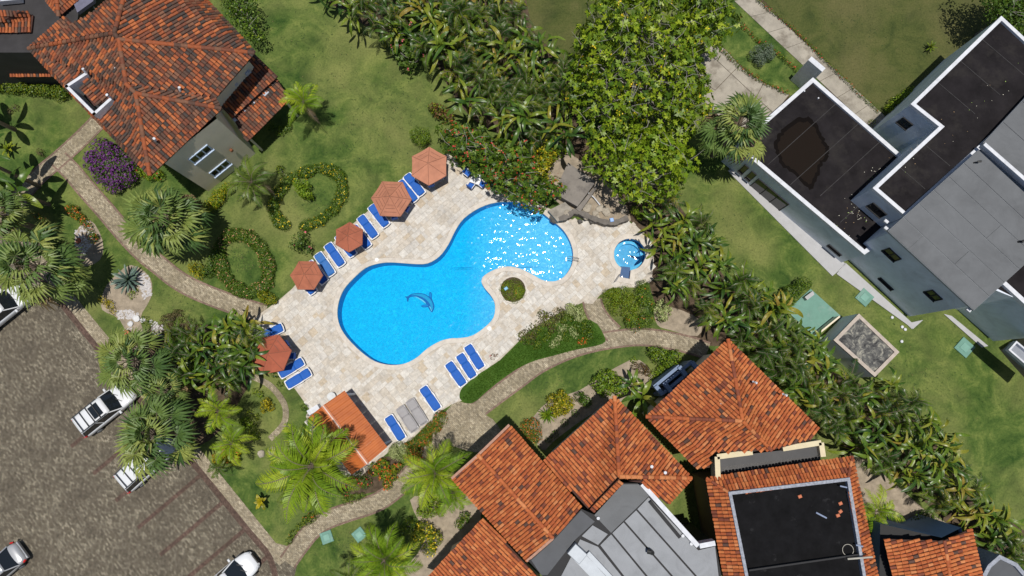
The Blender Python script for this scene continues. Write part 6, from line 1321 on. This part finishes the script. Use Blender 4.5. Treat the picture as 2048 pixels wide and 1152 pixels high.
shrub('flower_hedge', line([(822, 903), (838, 882), (855, 866), (872, 850), (892, 832)], 9, 17), 'olive', 'thick clipped hedge with red blooms southeast of the lone loungers', 'hedge', h=.9, leaf=.08, dens=1.3, flower='orange', ff=.05, second='shrub', sf=.4)
shrub('ixora_dome', [(1062, 858, 22, 1), (1072, 872, 14)], 'shrub', 'domed shrub covered in red-orange blooms between two tile roofs', 'shrub', h=1.0, leaf=.08, dens=1.4, flower='orange', ff=.1, second='olive', sf=.4)
shrub('yellow_shrub', [(1108, 805, 17), (1122, 795, 15), (1135, 805, 14), (1112, 822, 12), (1128, 818, 12)], 'yellow', 'tall yellow croton group north of the middle tile house', h=1.4, leaf=.16, second='olive', sf=.3)
shrub('green_shrub', [(1198, 765, 17), (1215, 755, 18), (1232, 768, 18), (1210, 780, 16), (1242, 780, 13)], 'bright', 'large round-leaved green shrub north of the middle tile roof tip', h=1.9, leaf=.17, second='tree', sf=.5)
shrub('green_shrub', [(1160, 795, 12), (1172, 803, 12)], 'shrub', 'mid-green shrub just east of the tall yellow croton', h=.9, leaf=.13); shrub('green_shrub', [(1130, 845, 9), (1110, 868, 9), (1098, 880, 8), (1150, 826, 9)], 'shrub', 'low green edging plants between the croton bed and the house', h=.4, leaf=.1)
shrub('green_shrub', [(1320, 712, 18), (1338, 722, 16), (1305, 705, 12), (1350, 712, 14)], 'bright', 'green shrub at the path beside the blue stair walls', h=1.3, leaf=.16, second='shrub', sf=.5); shrub('green_shrub', [(1310, 750, 14), (1322, 742, 12)], 'bright', 'small green shrub close against the blue stair walls', h=.8, leaf=.13)
shrub('dry_shrub', [(1285, 738, 12), (1270, 732, 9), (1296, 745, 8)], 'red', 'reddish dry shrub on the sandy bed beside the stairs', h=.6, leaf=.12, second='brown', sf=.5); shrub('small_plant', [(1268, 720, 7)], 'bright', 'tiny bright plant on the lawn above the reddish dry shrub', 'plant', h=.4, leaf=.13, stem=False)
# eastern shrub bed
shrub('shrub_mass', [(1222, 595, 20), (1245, 590, 20), (1238, 612, 22), (1265, 605, 20), (1228, 580 + 8, 14), (1258, 628, 18)], 'olive', 'broad yellow-green shrub mass below the whirlpool', h=1.2, leaf=.1, dens=1.2, second='bright', sf=.4)
shrub('shrub_mass', [(1285, 590, 20), (1292, 615, 20), (1270, 645, 20), (1290, 642, 18), (1262, 640, 14), (1285, 572, 14)], 'bright', 'mid-green shrub mass with orange tips between the yellow-green mass and the path', h=1.1, leaf=.1, dens=1.1, second='shrub', sf=.6, flower='orange', ff=.01)
shrub('pale_shrub', [(1325, 610, 12), (1318, 622, 11), (1334, 622, 11), (1326, 634, 10)], 'pale', 'pale cream-green shrub east of the olive shrub masses', h=1.0, leaf=.15, dens=1.1, asp=.7)
# grass mound with variegated plants
sheet('grass_mound', [(922,800),(920,785),(930,770),(962,745),(1000,722),(1030,692),(1055,665),(1100,650),(1180,640),(1208,672),(1204,688),(1150,700),(1105,712),(1060,725),(1015,750),(975,782),(945,806)], .09, LAWN3, sm=3)
gb = M(); gx = [P(x, y, .09) for x, y in scatter([(925,797),(965,746),(1005,720),(1032,692),(1060,668),(1180,645),(1204,675),(1196,688),(1105,710),(1060,722),(1012,748),(972,780),(945,803)], 2.6, 9000)]
for c in gx:
    for _ in range(5):
        t = random.random() * 6.3; d = Vector((math.cos(t), math.sin(t), 0)); b_ = c + Vector((random.gauss(0, .05), random.gauss(0, .05), 0)); gb.add([b_ - Vector((-d.y, d.x, 0)) * .02, b_ + Vector((-d.y, d.x, 0)) * .02, b_ + d * .1 + Vector((0, 0, .14))], [(0, 1, 2)], 0, random.random() * .9 + .01)
gb.build('tall_grass', leafmat('mound_grass_blade', [(.035, .09, .008), (.06, .13, .012), (.08, .15, .015)], .6, .3, .2), kind='stuff', label='lush green grass covering the mound beside the loungers')
for pts, k, lb, hh, lf in (([(1048,672,14),(1065,662,14),(1080,650,13),(1060,680,12)], 'brown', 'brownish dry shrub at the northwest of the grass mound', .6, .16), ([(1100,640,15),(1085,630,12),(1118,628,14),(1105,655,12)], 'brown', 'grey-brown trailing shrub at the middle of the mound', .7, .15), ([(1140,618,12),(1152,622,13),(1160,632,12)], 'pale', 'pale variegated shrub at the north tip of the mound', .7, .13),
    ([(1118,650,8),(1128,655,9),(1122,662,7)], 'pale', 'pale variegated plant in the centre of the mound', .5, .13), ([(1112,684,9),(1104,690,8),(1118,676,7)], 'pale', 'pale variegated plant toward the path side of the mound', .5, .13), ([(1145,660,9),(1150,670,8)], 'pale', 'small pale plant at the east of the mound', .5, .12), ([(1135,640,14),(1160,655,14),(1175,650,12),(1178,670,10)], 'shrub', 'dark green shrubs at the east of the mound', .6, .12), ([(1090,672,13),(1075,690,10),(1130,672,11)], 'shrub', 'dark green shrubs at the heart of the mound', .5, .12)):
    shrub('mound_shrub', pts, k, lb, h=hh, leaf=lf, second='olive' if k in ('brown', 'shrub') else None, sf=.3, stem=False, asp=.35 if k == 'brown' else .55)
shrub('small_plant', [(1168, 681, 7), (1160, 684, 5)], 'olive', 'small orange-flowering plant at the southeast rim of the mound', 'plant', h=.35, leaf=.1, flower='orange', ff=.4, stem=False); shrub('small_plant', [(985, 714, 6), (992, 708, 5)], 'red', 'small reddish plant at the deck edge beside the lounger trio', 'plant', h=.35, leaf=.12, flower='pink', ff=.08, stem=False)
# western garden
for pts, k, lb, hh, fl in (([(380,760,16),(400,748,15)], 'bright', 'bright shrub between the thicket and the fan palms', 1.2, None), ([(470,770,9),(462,762,8)], 'olive', 'yellow-green shrub inside the curve of the narrow footpath', .6, 'yellow'), ([(532,805,10),(540,815,9),(528,818,9)], 'yellow', 'yellow-flowering shrub inside the narrow footpath', .8, None), ([(520,790,7),(510,782,7)], 'bright', 'small bright shrub north of the yellow one inside the footpath', .5, None), ([(512,835,9),(500,826,8)], 'olive', 'low olive shrub west of the yellow-flowering shrub', .5, None),
    ([(452,905,15),(438,915,13),(462,920,13),(470,905,12),(445,928,9)], 'yellow', 'yellow croton beside the car park walkway', 1.1, 'orange'), ([(500,858,14),(488,845,12),(510,870,10)], 'bright', 'loose bright shrub south of the footpath curve', .9, None), ([(335,640,15),(355,632,14),(345,655,13),(372,645,12)], 'brown', 'low dry shrub beside the gravel garden', .5, None), ([(395,722,15),(378,730,12)], 'shrub', 'dark shrub in the gap of the western thicket', 1.0, None), ([(552,748,9),(543,742,8)], 'shrub', 'dark green shrub at the deck corner near the outer lounger', .5, None), ([(560,768,7)], 'shrub', 'tiny shrub in the lawn by the outermost lounger', .4, None), ([(608,815,8)], 'shrub', 'small dark shrub at the north corner of the bar', .6, None),
    ([(700,965,14),(716,955,14),(732,966,13),(690,978,12)], 'shrub', 'green shrub with red blooms at the south corner of the bar', .9, 'red'), ([(748,940,14),(765,930,14),(770,950,13)], 'bright', 'bright shrub behind the bar roof', .8, 'orange'), ([(775,968,11),(785,950,12),(795,935,11)], 'olive', 'orange-flecked shrub between the bar and the winding path', .7, 'orange'), ([(835,905,12),(822,920,12),(838,925,10)], 'olive', 'red-tipped shrub south of the thick clipped hedge', .8, 'orange'),
    ([(855,1000,18),(870,1015,17),(848,1022,15)], 'bright', 'dense bright bush below the feather palm by the gabled house', 1.4, None), ([(850,1060,18),(870,1078,16),(835,1075,15),(858,1098,14)], 'olive', 'yellow-flecked shrub group beside the sandy strip', 1.3, 'yellow'), ([(820,1050,14),(805,1062,12)], 'shrub', 'dark shrub west of the yellow-flecked group', 1.1, None), ([(930,1035,12),(918,1048,10)], 'shrub', 'dark shrub against the gabled house wall', .8, None),
    ([(1790,205,14),(1805,195,13),(1818,185,12),(1778,218,10)], 'bright', 'shrub at the foot of the upper villa wall', .9, None), ([(1745,245,8)], 'olive', 'tiny shrub where the concrete walk meets the villa', .4, None), ([(30,215,8),(18,222,7)], 'brown', 'dry plant on the western lawn under the banana', .4, None), ([(78,303,8),(84,309,6)], 'brown', 'small dry plant beside the path from the house door', .4, None), ([(1270,420,10),(1282,432,10)], 'bright', 'green shrub between the rock wall and the eastern belt', 1.0, None), ([(545,255,10),(560,262,12),(575,255,10)], 'shrub', 'dark undergrowth at the foot of the lawn feather palm', .6, None),
    ([(470,300,14),(452,318,13)], 'shrub', 'dark shrub in the shade of the porch roof', .8, None), ([(560,340,10),(572,352,9)], 'shrub', 'shrub tuft at the northwest of the larger flower ring', .5, None), ([(205,600,9),(218,610,10),(226,622,8)], 'yellow', 'variegated yellow succulent group beside the agave', .45, None), ([(262,590,9),(270,583,7)], 'bright', 'bright green succulent just below the agave', .4, None), ([(290,640,9),(300,648,8)], 'shrub', 'low green plant on the gravel south of the agave', .35, None)):
    shrub('garden_shrub', pts, k, lb, h=hh, leaf=.13, flower=fl, ff=.08, second='olive' if k in ('shrub', 'bright') else None, sf=.25)
shrub('silver_bush', [(1512, 108, 15), (1530, 100, 16), (1540, 110, 12), (1520, 122, 12)], 'silver', 'round grey-green bush on the strip between the concrete walks', h=1.2, leaf=.09, dens=1.4)
for pts, lb in (([(1432,88),(1450,105),(1470,125),(1500,148),(1530,165),(1580,188)], 'low red-flecked hedge along the driveway edge'), ([(1466,22),(1480,45),(1510,75),(1540,95),(1570,118),(1598,143)], 'low hedge along the west side of the concrete walk'), ([(1515,0),(1560,35),(1600,70),(1640,110),(1680,150),(1720,190),(1762,228)], 'low hedge along the east side of the concrete walk')):
    shrub('edging_hedge', line(pts, 7, 5.5 if 'east' not in lb else 4), 'shrub', lb, 'hedge', h=.4, leaf=.09, flower='red', ff=.05, second='olive', sf=.4, stem=False)
shrub('edging_hedge', line([(578,1082),(588,1066),(606,1048),(622,1036),(640,1022),(652,1010)], 10, 9), 'olive', 'loose hedge along the winding path near the car park', 'hedge', h=.5, leaf=.1, second='shrub', sf=.5, flower='orange', ff=.02, stem=False); shrub('edging_hedge', line([(690,1003),(712,996),(735,985)], 10, 8), 'shrub', 'short hedge along the winding path below the big palm', 'hedge', h=.4, leaf=.1, second='olive', sf=.4, stem=False)
shrub('clipped_hedge', line([(1548,622),(1570,600),(1590,580),(1612,560)], 8, 16), 'shrub', 'tall clipped dark green hedge beside the teal pad', 'hedge', h=1.8, leaf=.1, dens=1.3, second='bright', sf=.25)
for x, y, r, k, lb in ((1485, 560, 14, 'shrub', 'rounded green bush at the lawn side of the eastern belt'), (1850, 1045, 22, 'shrub', 'dark bush above the blue-walled corner house'), (1925, 1075, 20, 'bright', 'bright bush just right of the corner tile roof'), (2005, 1060, 22, 'shrub', 'dark bush low at the southeast corner')): shrub('garden_shrub', [(x, y, r), (x + r * .6, y + r * .5, r * .8), (x - r * .5, y + r * .4, r * .8)], k, lb, h=1.3, leaf=.14)
# ---- gravel garden: stones, pot
peb = M()
for poly_, n in (([(150,460),(178,440),(190,480),(170,510),(150,490)], 160), ([(272,540),(298,552),(303,590),(288,600),(280,575)], 190), ([(232,622),(262,620),(280,628),(262,638),(236,638)], 150), ([(300,640),(330,650),(325,672),(302,668)], 80)):
    xs = [p[0] for p in poly_]; ys = [p[1] for p in poly_]; k = 0
    while k < n:
        x, y = random.uniform(min(xs), max(xs)), random.uniform(min(ys), max(ys))
        if inside(x, y, poly_):
            k += 1; c = P(x, y); r = random.uniform(.04, .1); pv = [c + Vector((r * math.cos(t) * random.uniform(.8, 1.2), r * math.sin(t) * random.uniform(.8, 1.2), 0.01)) for t in np.linspace(0, 5.2, 6)]
            peb.add(pv + [c + Vector((0, 0, r * .8))], [(i, (i + 1) % 6, 6) for i in range(6)])
peb.build('white_pebbles', mat('white_pebble', (.52, .5, .5), .8, .25, 8), kind='stuff', label='white pebbles scattered over the gravel garden')
for x, y, r, lb in ((274, 637, .28, 'bright white rock in the middle of the gravel garden'), (286, 640, .18, 'small white rock just right of the bright one'), (262, 648, .22, 'tan rock south of the bright white one'), (318, 664, .24, 'pale rock at the edge of the western thicket'), (226, 608, .2, 'mossy rock beside the variegated succulents'), (158, 482, .2, 'terracotta-coloured stone in the small gravel bed'), (545, 900+2, .3, 'grey rock pair member nearest the big palm'), (523, 908, .26, 'pale rock on the lawn beside the bright palm'), (1105, 320+5, .25, 'grey rock peeping below the yellow croton')):
    boulder(x, y, r, mat('chalk_rock', (.62, .62, .63), .8, .1) if 'white' in lb else (mat('terracotta_stone', (.35, .12, .07), .9) if 'terracotta' in lb else STN), lb, cat='rock', name='rock')
po = empty('plant_pot', P(257, 666), label='small terracotta pot set on a ring of white pebbles', cat='plant pot')
q = M(); q.tube([(0, 0, 0), (0, 0, .32), (0, 0, .36)], [.13, .2, .22], 14, caps=False); q.tube([(0, 0, .28), (0, 0, .3)], [.19, .19], 14); q.build('pot', mat('terracotta_pot', (.4, .13, .06), .8), po, local=True)
q = M(); 
for k in range(60):
    t = random.random() * 6.3; r = random.uniform(.25, .42); s = random.uniform(.03, .06); q.box((r * math.cos(t), r * math.sin(t), .02), (s, s * 1.3, .05), t)
tag(q.build('pebble_ring', MATS['white_pebble'], po, local=True), kind='stuff')
